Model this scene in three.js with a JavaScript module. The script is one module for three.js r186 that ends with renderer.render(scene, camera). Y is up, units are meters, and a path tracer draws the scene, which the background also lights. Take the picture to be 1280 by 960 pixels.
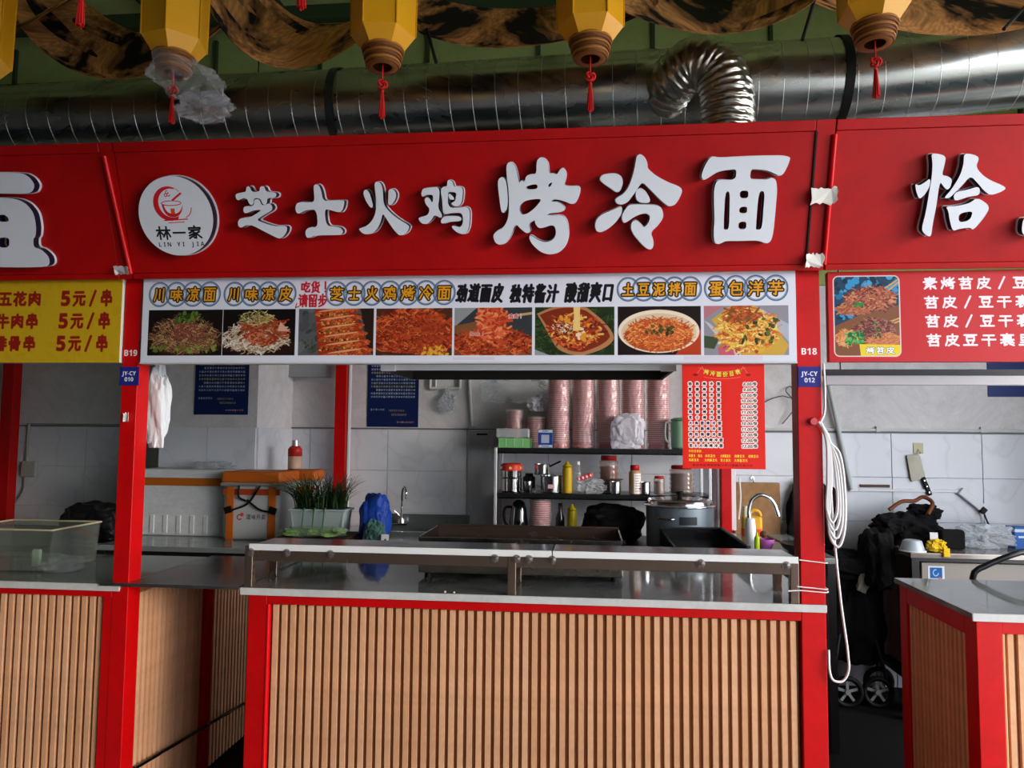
import * as THREE from 'three';
import { RoundedBoxGeometry } from 'three/addons/geometries/RoundedBoxGeometry.js';
import { mergeGeometries } from 'three/addons/utils/BufferGeometryUtils.js';
import { ImprovedNoise } from 'three/addons/math/ImprovedNoise.js';

// ---------------------------------------------------------------- camera, sky, exposure
const scene = new THREE.Scene();
const camera = new THREE.PerspectiveCamera(54.42, 1280 / 960, 0.05, 100);
camera.position.set(1.9523, 1.5918, 2.7479);
camera.rotation.set(THREE.MathUtils.degToRad(3.988), THREE.MathUtils.degToRad(5.686), THREE.MathUtils.degToRad(0.509), 'YXZ');
scene.add(camera);
scene.background = new THREE.Color(0.93, 0.98, 1.06);   // hazy daylight beyond the open side of the hall
// hazy low daylight from the right, added for letter shadows and lit post sides
const addedSun = new THREE.DirectionalLight('#fff1e2', 0.3);
addedSun.position.set(1.9 + 8, 1.4 + 1.7, 0.2 + 4.6); addedSun.target.position.set(1.9, 1.4, 0.2); scene.add(addedSun, addedSun.target);
addedSun.castShadow = true; addedSun.shadow.radius = 30; addedSun.shadow.mapSize.set(2048, 2048);
Object.assign(addedSun.shadow.camera, { left: -5, right: 5, top: 4, bottom: -4, near: 0.1, far: 30 });
const renderer = new THREE.WebGLRenderer({ antialias: true });
renderer.toneMapping = THREE.LinearToneMapping;
renderer.toneMappingExposure = 6.0;
renderer.shadowMap.enabled = true;

// ---------------------------------------------------------------- helpers
const noise = new ImprovedNoise();
let seed = 7;
const rnd = () => { seed = (seed * 1664525 + 1013904223) >>> 0; return seed / 4294967296; };
const rr = (a, b) => a + (b - a) * rnd();
const V = (x, y, z) => new THREE.Vector3(x, y, z);
const used = new Map();
function numbered(name) {
  const n = used.get(name) ?? 0; used.set(name, n + 1);
  return n ? name + '_' + String(n).padStart(3, '0') : name;
}
function tag(o, label, category, group) { o.userData.label = label; o.userData.category = category; if (group) o.userData.group = group; return o; }
function thing(name, label, category, pos = [0, 0, 0], group, turn = 0) {
  const o = new THREE.Group(); o.name = numbered(name); o.position.set(...pos); o.rotation.y = turn; scene.add(o);
  return tag(o, label, category, group);
}
function part(parent, name, geo, mat, label, pos) {
  const m = new THREE.Mesh(Array.isArray(geo) ? join(geo) : geo, mat); m.name = name; m.castShadow = m.receiveShadow = true;
  if (pos) m.position.set(...pos);
  if (label) m.userData.label = label;
  parent.add(m); return m;
}
function single(name, label, category, geo, mat, pos, group) {
  const m = part(scene, numbered(name), geo, mat, label, pos); return tag(m, label, category, group);
}
function struct(name, geo, mat, pos) { const m = part(scene, name, geo, mat, undefined, pos); m.userData.kind = 'structure'; return m; }
function copy(src, pos, label, group, turn) {
  const o = src.clone(); o.name = numbered(src.name.replace(/_\d{3}$/, '')); o.userData = { ...src.userData }; o.position.set(...pos);
  if (turn !== undefined) o.rotation.y = turn;
  if (label) o.userData.label = label; if (group) o.userData.group = group; scene.add(o); return o;
}
const plain = (g) => { const q = g.index ? g.toNonIndexed() : g; for (const k of Object.keys(q.attributes)) if (!['position', 'normal', 'uv'].includes(k)) q.deleteAttribute(k); return q; };
const join = (list) => list.length === 1 ? list[0] : mergeGeometries(list.map(plain));
const T = (g, x = 0, y = 0, z = 0, rx = 0, ry = 0, rz = 0) => g.applyMatrix4(new THREE.Matrix4().compose(V(x, y, z), new THREE.Quaternion().setFromEuler(new THREE.Euler(rx, ry, rz)), V(1, 1, 1)));
const bx = (w, h, d, x = 0, y = 0, z = 0, rx, ry, rz) => T(new THREE.BoxGeometry(w, h, d), x, y, z, rx, ry, rz);
const rb = (w, h, d, r, x = 0, y = 0, z = 0, rx, ry, rz) => T(new RoundedBoxGeometry(w, h, d, 2, Math.min(r, w / 2.01, h / 2.01, d / 2.01)), x, y, z, rx, ry, rz);
// box given by its extents, uv in metres
function ext(x0, x1, y0, y1, z0, z1, r = 0) {
  const w = x1 - x0, h = y1 - y0, d = z1 - z0;
  const g = r ? new RoundedBoxGeometry(w, h, d, 2, r) : new THREE.BoxGeometry(w, h, d);
  g.translate((x0 + x1) / 2, (y0 + y1) / 2, (z0 + z1) / 2); return metres(g);
}
function metres(g) {
  const p = g.attributes.position, n = g.attributes.normal, u = new Float32Array(p.count * 2);
  for (let i = 0; i < p.count; i++) {
    const ax = Math.abs(n.getX(i)), ay = Math.abs(n.getY(i)), az = Math.abs(n.getZ(i));
    if (az >= ax && az >= ay) { u[2 * i] = p.getX(i); u[2 * i + 1] = p.getY(i); }
    else if (ay >= ax) { u[2 * i] = p.getX(i); u[2 * i + 1] = p.getZ(i); }
    else { u[2 * i] = p.getZ(i); u[2 * i + 1] = p.getY(i); }
  }
  g.setAttribute('uv', new THREE.BufferAttribute(u, 2)); return g;
}
const cyl = (r0, r1, h, x = 0, y = 0, z = 0, seg = 24, rx, ry, rz) => T(new THREE.CylinderGeometry(r0, r1, h, seg), x, y, z, rx, ry, rz);
const lathe = (pts, seg = 32) => new THREE.LatheGeometry(pts.map((p) => new THREE.Vector2(p[0], p[1])), seg);
const tube = (pts, r, seg = 40, rad = 8, closed = false) => new THREE.TubeGeometry(new THREE.CatmullRomCurve3(pts.map((p) => V(...p)), closed, 'centripetal'), seg, r, rad, closed);
function rod(a, b, r, seg = 10) { const A = V(...a), B = V(...b), d = B.clone().sub(A), g = new THREE.CylinderGeometry(r, r, d.length(), seg); g.applyQuaternion(new THREE.Quaternion().setFromUnitVectors(V(0, 1, 0), d.normalize())); const c = A.add(B).multiplyScalar(.5); return g.translate(c.x, c.y, c.z); }
// a lumpy closed shape: soft bags, crumpled film, heaps of cloth
function lump(sx, sy, sz, amp, freq, off, detail = 5, flat = 0.5, crease = 0.3) {
  const g = new THREE.IcosahedronGeometry(1, detail * 4), p = g.attributes.position, v = V(0, 0, 0);
  for (let i = 0; i < p.count; i++) {
    v.fromBufferAttribute(p, i);
    const a = 1 + amp * (noise.noise(v.x * freq + off, v.y * freq, v.z * freq) + (0.2 + crease) * noise.noise(v.x * freq * 2.3, v.y * freq * 2.3 + off, v.z * freq * 2.3) + crease * Math.abs(noise.noise(v.x * freq * 5, v.y * freq * 5, v.z * freq * 5 + off)));
    const q = (t) => Math.sign(t) * Math.pow(Math.abs(t), flat + 0.35);
    p.setXYZ(i, q(v.x) * a * sx, Math.max(-0.93, q(v.y) * a) * sy, q(v.z) * a * sz);
  }
  g.computeVertexNormals(); return g;
}
// ---------------------------------------------------------------- textures and materials
function canvas(w, h, draw) { const c = document.createElement('canvas'); c.width = w; c.height = h; draw(c.getContext('2d'), w, h); return c; }
function ctex(w, h, draw) { const t = new THREE.CanvasTexture(canvas(w, h, draw)); t.colorSpace = THREE.SRGBColorSpace; t.anisotropy = 8; return t; }
function dtex(n, fn, rep = 1, srgb = true, ch = 3) {
  const d = new Uint8Array(n * n * 4);
  for (let y = 0; y < n; y++) for (let x = 0; x < n; x++) { const c = fn(x / n, y / n), o = (y * n + x) * 4; for (let k = 0; k < 3; k++) d[o + k] = Math.max(0, Math.min(255, Array.isArray(c) ? c[k] : c)); d[o + 3] = 255; }
  const t = new THREE.DataTexture(d, n, n); t.wrapS = t.wrapT = THREE.RepeatWrapping; t.magFilter = THREE.LinearFilter; t.minFilter = THREE.LinearMipmapLinearFilter; t.generateMipmaps = true;
  t.repeat.set(rep, rep); if (srgb) t.colorSpace = THREE.SRGBColorSpace; t.needsUpdate = true; return t;
}
// noise that repeats over the unit square
const tn = (u, v, f, o = 0) => { const a = 2 * Math.PI, R = f / a; return noise.noise(Math.cos(u * a) * R + o, Math.sin(u * a) * R + Math.cos(v * a) * R * 1.0, Math.sin(v * a) * R + o * 1.7); };
const mix = (a, b, t) => a.map((x, i) => x + (b[i] - x) * t);
const cl = (x) => Math.max(0, Math.min(1, x));
const mat = (color, rough = 0.6, metal = 0, more = {}) => new THREE.MeshPhysicalMaterial({ color, roughness: rough, metalness: metal, specularIntensity: metal ? 1 : 0.45, ...more });
const phys = (color, rough, more) => new THREE.MeshPhysicalMaterial({ color, roughness: rough, metalness: 0, ...more });
const smudge = dtex(256, (u, v) => 150 + 70 * tn(u, v, 6, 3) + 40 * tn(u, v, 18, 9) + 25 * tn(u, v, 50, 1), 1, false);
const grime = dtex(256, (u, v) => 238 + 14 * tn(u, v, 4, 2) + 10 * tn(u, v, 16, 5) + 8 * tn(u, v, 60, 8), 1);
const fine = dtex(256, (u, v) => 128 + 60 * tn(u, v, 60, 4) + 50 * tn(u, v, 90, 6), 4, false);
const red = mat('#cc060a', 0.4, 0, { map: grime });
const redGloss = mat('#d01016', 0.25, 0);
const redPanel = mat('#b80508', 0.5, 0, { map: grime });
const steel = mat('#b9bab8', 0.3, 1, { roughnessMap: smudge });
const steelDull = mat('#8d8c88', 0.42, 1, { roughnessMap: smudge });
const chrome = mat('#d8dadc', 0.1, 1);
const darkSteel = mat('#3a3b3c', 0.4, 0.8);
const black = mat('#0b0b0c', 0.55);
const blackCloth = mat('#0d0d0f', 0.95);
const whitePlastic = mat('#dcdde0', 0.4);
const whitePaint = mat('#d3d5d8', 0.6, 0, { map: grime });
const greyPlastic = mat('#8f9496', 0.5);
const clear = phys('#f3f6f8', 0.12, { transmission: 0.92, thickness: 0, ior: 1.35 });
const film = phys('#eef1f4', 0.3, { transmission: 0.72, thickness: 0, ior: 1.4 });
const milky = phys('#e9e6ef', 0.4, { transmission: 0.45, thickness: 0 });
const slatMats = [0, 1, 2].map((k) => mat(['#dea880', '#daa37a', '#e3ae86'][k], 0.6, 0, { map: grime }));
const shadedSlatBack = mat('#8f5c3a', 0.7);  // slat tan darkened: shade of the grooves put into the colour
const shadedQuartz = mat('#ffffff', 0.12, 0, { map: dtex(512, (u, v) => { const s = rnd() * 22; const b = 108 + 8 * tn(u, v, 5) + s - 10; return [b, b + 3, b + 2]; }, 1.5), roughnessMap: smudge });  // slab stone toned darker for its shaded top
const litSlabEdge = mat('#cfcfcd', 0.35, 0, { map: grime });  // same stone toned paler, as if lit from the front
const tileTex = [0, 1, 2].map((k) => dtex(256, (u, v) => { const w = Math.abs(tn(u, v, 3, k * 7) + 0.4 * tn(u, v, 9, k)); const g = 214 + 5 * tn(u, v, 5, k + 2) - 11 * Math.pow(cl(1 - w * 9), 2); return [g - 2, g, g + 6]; }, 1));
const tileMats = tileTex.map((t) => mat('#ffffff', 0.22, 0, { map: t, roughnessMap: smudge }));
const grout = mat('#6b6f72', 0.9);
const plaster = mat('#dedadb', 0.85, 0, { map: grime });

// ---------------------------------------------------------------- stroke lettering (characters as pen strokes on a 100 x 100 field)
const GL = {
  一: '8 50 92 50', 川: '22 12 22 50 10 92;50 15 50 80;80 8 80 95', 味: '8 28 8 70;8 28 32 28 32 70;8 68 32 68;42 30 90 30;36 50 96 50;66 6 66 96;64 52 38 84;68 52 96 84',
  凉: '8 18 20 32;6 88 22 58;62 4 66 16;30 20 98 20;42 34 42 54;42 34 84 34 84 54;42 54 84 54;64 54 64 92 54 88;46 66 34 86;80 66 94 86',
  面: '6 10 94 10;48 10 42 28;12 28 12 94;12 28 88 28 88 94;12 92 88 92;36 30 36 92;64 30 64 92;36 50 64 50;36 70 64 70', 皮: '18 20 18 55 6 94;18 20 90 20 82 38;54 4 54 48;18 48 78 48 60 74 24 96;34 56 60 80 96 96',
  吃: '6 24 6 72;6 24 32 24 32 72;6 70 32 70;54 6 40 34;50 20 94 20;46 40 86 40 48 78 48 90 92 90 94 74', 货: '34 4 8 34;22 22 22 48;86 10 52 24;52 4 52 36 62 42 88 40 90 30;22 54 22 82;22 54 78 54 78 82;50 62 46 80 12 97;60 84 90 97',
  请: '12 8 24 20;4 36 22 36 22 86 34 76;42 14 92 14;46 26 90 26;38 38 98 38;66 4 66 38;48 50 48 96;48 50 88 50 88 94 80 92;48 64 88 64;48 78 88 78',
  留: '12 12 12 44 40 36;36 8 12 14;30 26 44 42;52 10 92 10 88 44 78 42;68 10 62 30 50 44;16 54 16 96;16 54 84 54 84 96;16 75 84 75;16 94 84 94;50 54 50 94', 步: '50 4 50 46;50 20 84 20;26 18 26 46;4 46 96 46;50 50 50 76;30 58 14 76;86 58 60 82 12 97',
  芝: '4 20 96 20;32 6 32 36;68 6 68 36;48 34 54 44;14 52 82 52 18 88;18 84 40 84 96 96', 士: '50 6 50 88;8 40 92 40;20 88 80 88', 土: '50 8 50 90;18 42 82 42;4 90 96 90', 火: '22 28 30 50;80 24 68 46;50 6 50 40 34 72 6 96;50 44 66 74 96 96',
  鸡: '6 20 40 20 28 58 4 92;10 34 40 84;62 4 54 16;50 18 50 56;50 18 84 18 84 40 76 38;64 26 72 34;50 56 92 56 90 92 78 88;44 72 80 72', 烤: '6 32 12 50;42 26 32 44;24 6 24 48 4 94;26 54 40 74;48 22 80 22;64 6 64 42;42 42 98 42;92 10 40 62;54 54 86 54;60 54 56 70;56 70 88 70 84 94 70 90',
  冷: '8 16 20 30;6 90 22 58;62 4 50 26 30 46;62 6 98 44;58 38 66 48;42 56 82 56 62 80;52 66 74 94', 劲: '8 12 44 12 8 46;28 28 48 46;8 54 44 54;26 54 26 86;4 88 48 84;52 30 92 30 88 92 76 88;70 6 68 50 48 94',
  道: '10 8 22 20;4 38 22 38 20 72 4 88;20 74 40 90 98 92;46 4 54 14;82 4 72 14;34 18 98 18;64 18 58 28;44 30 44 80;44 30 86 30 86 80;44 46 86 46;44 62 86 62;44 78 86 78',
  独: '34 6 8 34;14 10 30 34 32 80 18 94;26 46 6 74;46 26 46 60;46 26 90 26 90 60;46 58 90 58;68 6 68 90;42 92 90 86;82 74 96 94', 特: '14 14 8 36;4 32 40 32;24 6 24 96;4 66 40 54;48 22 92 22;70 4 70 42;42 42 98 42;42 60 98 60;82 42 82 94 70 90;54 68 62 80',
  酱: '12 12 20 26;30 4 30 44;8 44 28 34;56 4 44 24;54 14 84 14 48 42;58 22 64 30;6 52 94 52;16 62 16 97;16 62 84 62 84 97;40 52 40 66 30 76;60 52 60 72 74 72;16 82 84 82;16 95 84 95', 汁: '10 10 24 22;4 38 20 48;6 94 26 62;32 44 98 44;66 6 66 96',
  酸: '4 10 50 10;8 28 8 96;8 28 46 28 46 96;20 10 20 40 14 52;34 10 34 50 44 50;8 66 46 66;8 92 46 92;70 4 58 26 90 24;82 14 94 30;66 34 54 50;84 34 96 48;70 46 54 70;66 58 90 58 74 80 52 96;62 70 76 84 98 96',
  甜: '42 6 10 16;4 32 50 32;27 12 27 52;10 52 10 96;10 52 44 52 44 96;10 92 44 92;52 26 98 26;62 8 62 94;88 8 88 94;62 56 88 56;62 90 88 90', 爽: '6 16 94 16;50 4 50 40 34 70 6 96;52 44 66 72 96 96;16 26 30 36;32 24 14 40;14 48 30 60;32 46 10 66;66 26 82 38;84 24 66 40;68 48 84 60;88 46 66 66',
  口: '16 16 16 92;16 16 84 16 84 92;16 84 84 84', 豆: '8 10 92 10;24 26 24 54;24 26 76 26 76 54;24 54 76 54;30 64 38 82;70 62 62 84;4 92 96 92', 泥: '10 10 22 22;4 38 18 48;4 94 24 64;38 12 38 56 26 96;38 12 90 12 90 38;38 38 90 38;54 48 54 88 62 92 92 90 94 76;90 52 54 72',
  拌: '4 28 40 28;22 6 22 92 10 86;4 64 40 50;52 14 60 32;90 10 80 32;48 42 94 42;42 62 98 62;70 6 70 97', 蛋: '12 10 84 10 78 22;50 12 50 38;50 26 76 26;28 18 28 34 8 48;28 34 50 44 94 44;24 54 24 76;24 54 76 54 76 76;24 74 76 74;50 46 50 92;12 94 84 90;72 82 90 97',
  包: '34 4 8 38;26 20 86 20 84 64 72 60;24 38 24 84 34 92 88 92 92 76;24 38 62 38 62 62;24 62 62 62', 洋: '10 10 22 22;4 38 18 48;4 94 24 64;46 6 54 20;86 4 76 20;36 26 94 26;40 44 90 44;32 64 98 64;66 26 66 97', 芋: '4 18 96 18;32 4 32 32;68 4 68 32;18 42 82 42;4 62 96 62;52 42 52 94 38 88',
  五: '10 12 90 12;46 12 34 90;14 48 74 48 72 90;4 90 96 90', 花: '4 18 96 18;32 4 32 32;68 4 68 32;30 36 4 68;22 52 22 96;84 44 48 72;52 36 52 84 60 92 90 92 94 76', 肉: '10 22 10 96;10 22 90 22 90 92 78 88;50 4 48 34 26 54;52 34 74 50;48 52 24 80;50 60 76 80',
  元: '18 12 82 12;4 38 96 38;36 38 32 70 6 96;62 38 62 84 70 92 92 90 94 72', 串: '24 12 24 34;24 12 76 12 76 34;24 33 76 33;12 46 12 74;12 46 88 46 88 74;12 73 88 73;50 2 50 98', 牛: '26 8 10 42;20 28 88 28;4 58 96 58;52 4 52 97',
  排: '4 26 36 26;20 4 20 92 8 86;4 62 36 50;56 4 56 96;40 22 56 22;40 44 56 44;38 70 56 66;76 4 76 96;76 22 96 22;76 44 96 44;76 66 98 66', 骨: '24 6 24 38;24 6 76 6 76 38;48 22 48 38;48 22 76 22;10 52 10 40 90 40 86 54;24 56 24 97;24 54 76 54 76 94 66 92;24 68 76 68;24 82 76 82',
  素: '14 12 86 12;18 26 82 26;4 40 96 40;50 2 50 40;44 42 20 58 56 58;74 46 20 76 84 74;52 74 52 96;28 80 10 94;70 80 90 94', 苕: '4 18 96 18;32 4 32 30;68 4 68 30;18 38 82 38 76 60 66 56;46 38 38 54 12 64;22 66 22 97;22 66 80 66 80 97;22 94 80 94', 干: '14 14 86 14;4 48 96 48;50 14 50 97',
  裹: '48 2 50 10;8 12 92 12;26 18 26 42;26 18 74 18 74 42;26 30 74 30;26 42 74 42;50 18 50 60;6 50 94 50;46 54 6 76;56 54 94 76;46 62 30 78 30 94 46 88;84 66 66 76;50 64 64 82 94 96', 里: '18 10 18 54;18 10 82 10 82 54;18 32 82 32;18 54 82 54;50 10 50 92;14 72 86 72;4 92 96 92',
  脊: '18 8 34 18;36 4 12 32;84 6 64 18;62 4 90 32;50 4 34 32 8 50;50 14 66 34 94 50;28 54 28 97;28 54 74 54 74 94 62 92;28 68 74 68;28 80 74 80', 汤: '10 10 22 22;4 38 18 48;4 94 24 64;36 12 80 12 42 44;42 42 94 42 90 92 74 86;60 44 34 74;76 44 44 92',
  柳: '4 28 40 28;22 4 22 97;22 34 4 66;24 38 38 54;58 8 46 18 46 78 62 64;58 12 58 60 44 96;72 14 72 97;72 14 94 14 94 66 84 64', 林: '4 30 46 30;26 4 26 97;26 34 4 72;28 40 46 62;50 30 98 30;74 4 74 97;74 34 50 78;76 34 98 78',
  家: '48 2 52 10;10 28 10 16 90 16 86 28;22 32 78 32;52 32 10 54;34 42 56 64 56 92 42 88;46 56 8 74;50 68 8 94;82 44 58 58;54 54 94 90', 热: '6 22 44 22;26 4 26 62 14 58;6 50 44 38;50 22 84 22 82 52 92 66 96 54;66 4 64 36 46 66;52 36 66 46;16 76 8 94;36 78 40 92;60 76 66 92;80 74 92 94',
  狗: '34 6 8 34;14 10 30 34 32 80 18 94;26 46 6 74;58 4 44 40;54 22 94 22 90 92 76 86;48 42 48 70;48 42 72 42 72 70;48 68 72 68', 蟹: '20 4 8 20;16 10 30 10 24 20;10 22 10 46;10 22 40 22 40 46;10 34 40 34;25 22 25 46;52 8 84 8 82 24;66 8 54 26;66 24 66 48;52 34 90 34;26 56 26 74;26 56 74 56 74 74;26 74 74 74;50 48 50 92;12 94 84 90',
  棒: '4 28 36 28;20 4 20 97;20 34 4 66;22 38 34 54;44 14 92 14;48 28 88 28;40 42 98 42;66 2 60 30 40 60;70 42 98 62;50 62 84 62;44 78 92 78;67 54 67 97', 松: '4 28 40 28;22 4 22 97;22 34 4 66;24 38 38 54;62 10 46 46;74 8 96 46;66 50 50 88 86 84;78 68 94 96',
  培: '4 34 36 34;20 8 20 80;4 84 38 76;66 2 70 12;44 16 94 16;54 22 60 38;82 20 76 38;38 42 98 42;48 56 48 97;48 56 88 56 88 97;48 94 88 94', 根: '4 28 38 28;20 4 20 97;20 34 4 66;22 38 36 54;48 10 48 92 66 82;48 10 86 10 86 46;48 28 86 28;48 46 86 46;90 54 72 66;62 48 76 76 98 95',
  大: '6 34 94 34;50 4 50 36 34 70 6 96;52 40 68 72 96 96', 肠: '12 10 12 60 4 94;12 10 36 10 36 92 26 88;12 34 36 34;12 58 36 58;48 12 84 12 50 42;48 42 94 42 90 92 76 86;64 44 42 72;78 44 48 92', 份: '28 4 6 46;20 30 20 97;56 8 34 46;70 6 96 42;46 50 84 50 80 92 66 86;62 50 56 72 36 96',
  价: '28 4 6 46;20 30 20 97;64 4 34 42;66 8 98 42;54 44 52 70 38 96;78 44 78 97', 目: '20 8 20 96;20 8 80 8 80 96;20 36 80 36;20 64 80 64;20 92 80 92', 表: '14 14 86 14;18 28 82 28;4 44 96 44;50 2 50 44;46 46 6 74;32 62 32 94 52 84;84 54 62 66;52 46 66 74 96 96',
  外: '30 4 6 56;22 24 50 24 42 58 8 94;20 48 36 62;70 4 70 97;70 38 96 60', 卖: '22 14 78 14;50 2 50 26;6 28 94 28 86 40;24 38 34 48;16 48 28 58;4 66 96 66;56 40 54 66 8 96;58 74 92 96', '/': '70 4 30 98', '!': '50 6 50 66;50 88 50 92', '.': '44 92 48 92',
};
const strokes = {};
for (const k in GL) strokes[k] = GL[k].split(';').map((s) => s.split(' ').map(Number));
// draws one character in the box x, y, w, h; passes = [[line width, colour], ...]
function glyph(c, ch, x, y, w, h, passes, slant = 0) {
  c.lineCap = 'round'; c.lineJoin = 'round';
  for (const [lw, col] of passes) {
    c.strokeStyle = col; c.fillStyle = col; c.lineWidth = lw;
    if (!strokes[ch]) { c.save(); c.font = `bold ${h * 1.25}px sans-serif`; c.textAlign = 'center'; c.textBaseline = 'alphabetic'; c.lineWidth = lw * 0.5; c.translate(x + w / 2, y + h * 0.96); c.scale(0.95, 1); c.strokeText(ch, 0, 0); c.fillText(ch, 0, 0); c.restore(); continue; }
    for (const s of strokes[ch]) {
      c.beginPath();
      for (let i = 0; i < s.length; i += 2) { const py = y + s[i + 1] / 100 * h, px = x + s[i] / 100 * w + slant * (y + h / 2 - py); i ? c.lineTo(px, py) : c.moveTo(px, py); }
      c.stroke();
    }
  }
}
// a line of characters spread over x .. x + w
function line(c, text, x, y, w, h, passes, { fill = 0.86, slant = 0 } = {}) {
  const n = [...text].length, step = w / n;
  for (const pass of passes) [...text].forEach((ch, i) => ch === ' ' || glyph(c, ch, x + i * step + step * (1 - fill) / 2, y, step * fill, h, [pass], slant));
}

// ---------------------------------------------------------------- the setting
const floor = struct('floor', ext(-9, 13, -0.2, 0, -2.7, 12), mat('#9a958e', 0.5, 0, { map: grime, roughnessMap: smudge }));
part(floor, 'rubber_flooring', ext(-6, 4.95, 0, 0.004, -2.4, -0.12), mat('#0e0f11', 0.7, 0, { map: grime }));
const wallBack = struct('wall_back', ext(-6, 5.4, 0, 2.62, -2.65, -2.4), plaster);
const greenWall = mat('#9fb068', 0.8, 0, { map: grime });
struct('wall_back_upper', ext(-6, 5.4, 2.62, 4.6, -2.65, -2.38), greenWall);
struct('wall_left', ext(-6.2, -6, 0, 4.6, -2.65, 4.4), mat('#8b8f88', 0.85));
struct('wall_front_added', [ext(-6.2, 4.4, 0, 4.6, 4.2, 4.4), ext(4.4, 5.4, 3.3, 4.6, 4.2, 4.4)], mat('#85888a', 0.85));  // unseen wall, its opening and lintel shaped to steer the daylight
struct('wall_right_added', [ext(5.2, 5.4, 0, 4.6, -2.65, -1.3), ext(5.2, 5.4, 3.3, 4.6, -1.3, 4.4)], mat('#8b8f88', 0.85));  // unseen wall added to dim the right stall; its lintel shapes the daylight
const ceiling = struct('ceiling', ext(-6.2, 5.4, 4.6, 4.8, -2.65, 4.4), mat('#b3c07c', 0.85, 0, { map: grime }));
for (let i = 0; i < 12; i++) part(ceiling, 'ceiling_batten', ext(-4 + i * 0.95, -3.97 + i * 0.95, 4.57, 4.6, -2.38, 4.2), mat('#2c3a22', 0.8));
for (let i = 0; i < 5; i++) part(ceiling, 'ceiling_beam', ext(-6, 5.4, 4.5, 4.6, -2.2 + i * 1.1, -2.13 + i * 1.1), mat('#33442a', 0.8));
for (let i = 0; i < 14; i++) part(scene.getObjectByName('wall_back_upper'), 'wall_rib', ext(-4 + i * 0.8, -3.975 + i * 0.8, 2.9, 4.5, -2.38, -2.355), mat('#33452a', 0.8));
for (let i = 0; i < 3; i++) part(scene.getObjectByName('wall_back_upper'), 'wall_rail', ext(-6, 5.4, 3.2 + i * 0.5, 3.225 + i * 0.5, -2.38, -2.35), mat('#2f4026', 0.8));
{ // glazed tiles up to shoulder height
  const g = new RoundedBoxGeometry(0.5585, 0.284, 0.012, 2, 0.002); metres(g);
  for (let r = 0; r < 6; r++) for (let k = -5; k < 8; k++) {
    const x = 0.57 + (k + 0.5) * 0.5625; if (x < -2.6 || x > 5) continue;
    part(wallBack, 'tile', g, tileMats[Math.floor(rnd() * 3)], undefined, [x, 1.632 - 0.144 - r * 0.288, -2.396]);
  }
  part(wallBack, 'tile_capping', ext(-2.6, 5, 1.633, 1.641, -2.4, -2.388), grout);
}
const pier = struct('wall_pier', ext(-0.78, -0.133, 0, 2.62, -2.4, -1.83), plaster);
for (let r = 0; r < 4; r++) {
  for (let k = 0; k < 2; k++) part(pier, 'tile', ext(-0.779 + k * 0.3235, -0.4585 + k * 0.3235, 1.346 - r * 0.288, 1.63 - r * 0.288, -1.832, -1.82, 0.002), tileMats[k]);
  part(pier, 'tile', ext(-0.133, -0.121, 1.346 - r * 0.288, 1.63 - r * 0.288, -2.385, -1.834, 0.002), tileMats[r % 3]);
}

// ---------------------------------------------------------------- sign boards above the stalls, leaning out over the customers
const LEAN = Math.atan2(0.16, 0.455), BLEN = 0.4823;
function signBoard(x0, x1, label) {
  const o = thing('sign_board', label, 'sign', [0, 2.2, 0.03]); o.rotation.x = LEAN;
  part(o, 'panel', ext(x0, x1, 0.012, 0.462, -0.03, 0, 0.002), redPanel);
  part(o, 'added_backing', [ext(x0, x1, -0.005, 0.49, -0.05, -0.036), ...[0, 0.33, 0.66, 1].map((t) => ext(x0 + (x1 - x0 - 0.03) * t, x0 + (x1 - x0 - 0.03) * t + 0.03, -0.005, 0.49, -0.08, -0.05))], mat('#2a4a55', 0.6, 0.2), 'added blue grey backing that tints the duct reflection');  // unseen backing added so the duct mirrors blue grey instead of red
  part(o, 'top_trim', ext(x0, x1, 0.4625, 0.4985, -0.035, 0.004, 0.003), redPanel);
  part(o, 'bottom_trim', ext(x0, x1, -0.01, 0.0115, -0.035, 0.005, 0.003), redPanel);
  return o;
}
const boardLeft = signBoard(-1.5, 0.137, 'red sign board at far left, only the end of a big white letter showing');
const boardMid = signBoard(0.195, 2.727, 'wide red sign board over the middle stall with seven white raised letters');
const boardRight = signBoard(2.795, 4.6, 'red sign board at far right with one full white raised letter');
const letterFace = mat('#dfe4ee', 0.35), letterSide = mat('#14162c', 0.35), letterBack = mat('#cfd2da', 0.4);
function smooth(p, n = 2) { // corner cutting
  for (; n; n--) { const q = []; p.forEach((a, i) => { const b = p[(i + 1) % p.length]; q.push([a[0] * 0.78 + b[0] * 0.22, a[1] * 0.78 + b[1] * 0.22], [a[0] * 0.22 + b[0] * 0.78, a[1] * 0.22 + b[1] * 0.78]); }); p = q; }
  return p;
}
function inside(pt, poly) { let c = false; for (let i = 0, j = poly.length - 1; i < poly.length; j = i++) { const [xi, yi] = poly[i], [xj, yj] = poly[j]; if (yi > pt[1] !== yj > pt[1] && pt[0] < (xj - xi) * (pt[1] - yi) / (yj - yi) + xi) c = !c; } return c; }
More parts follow.
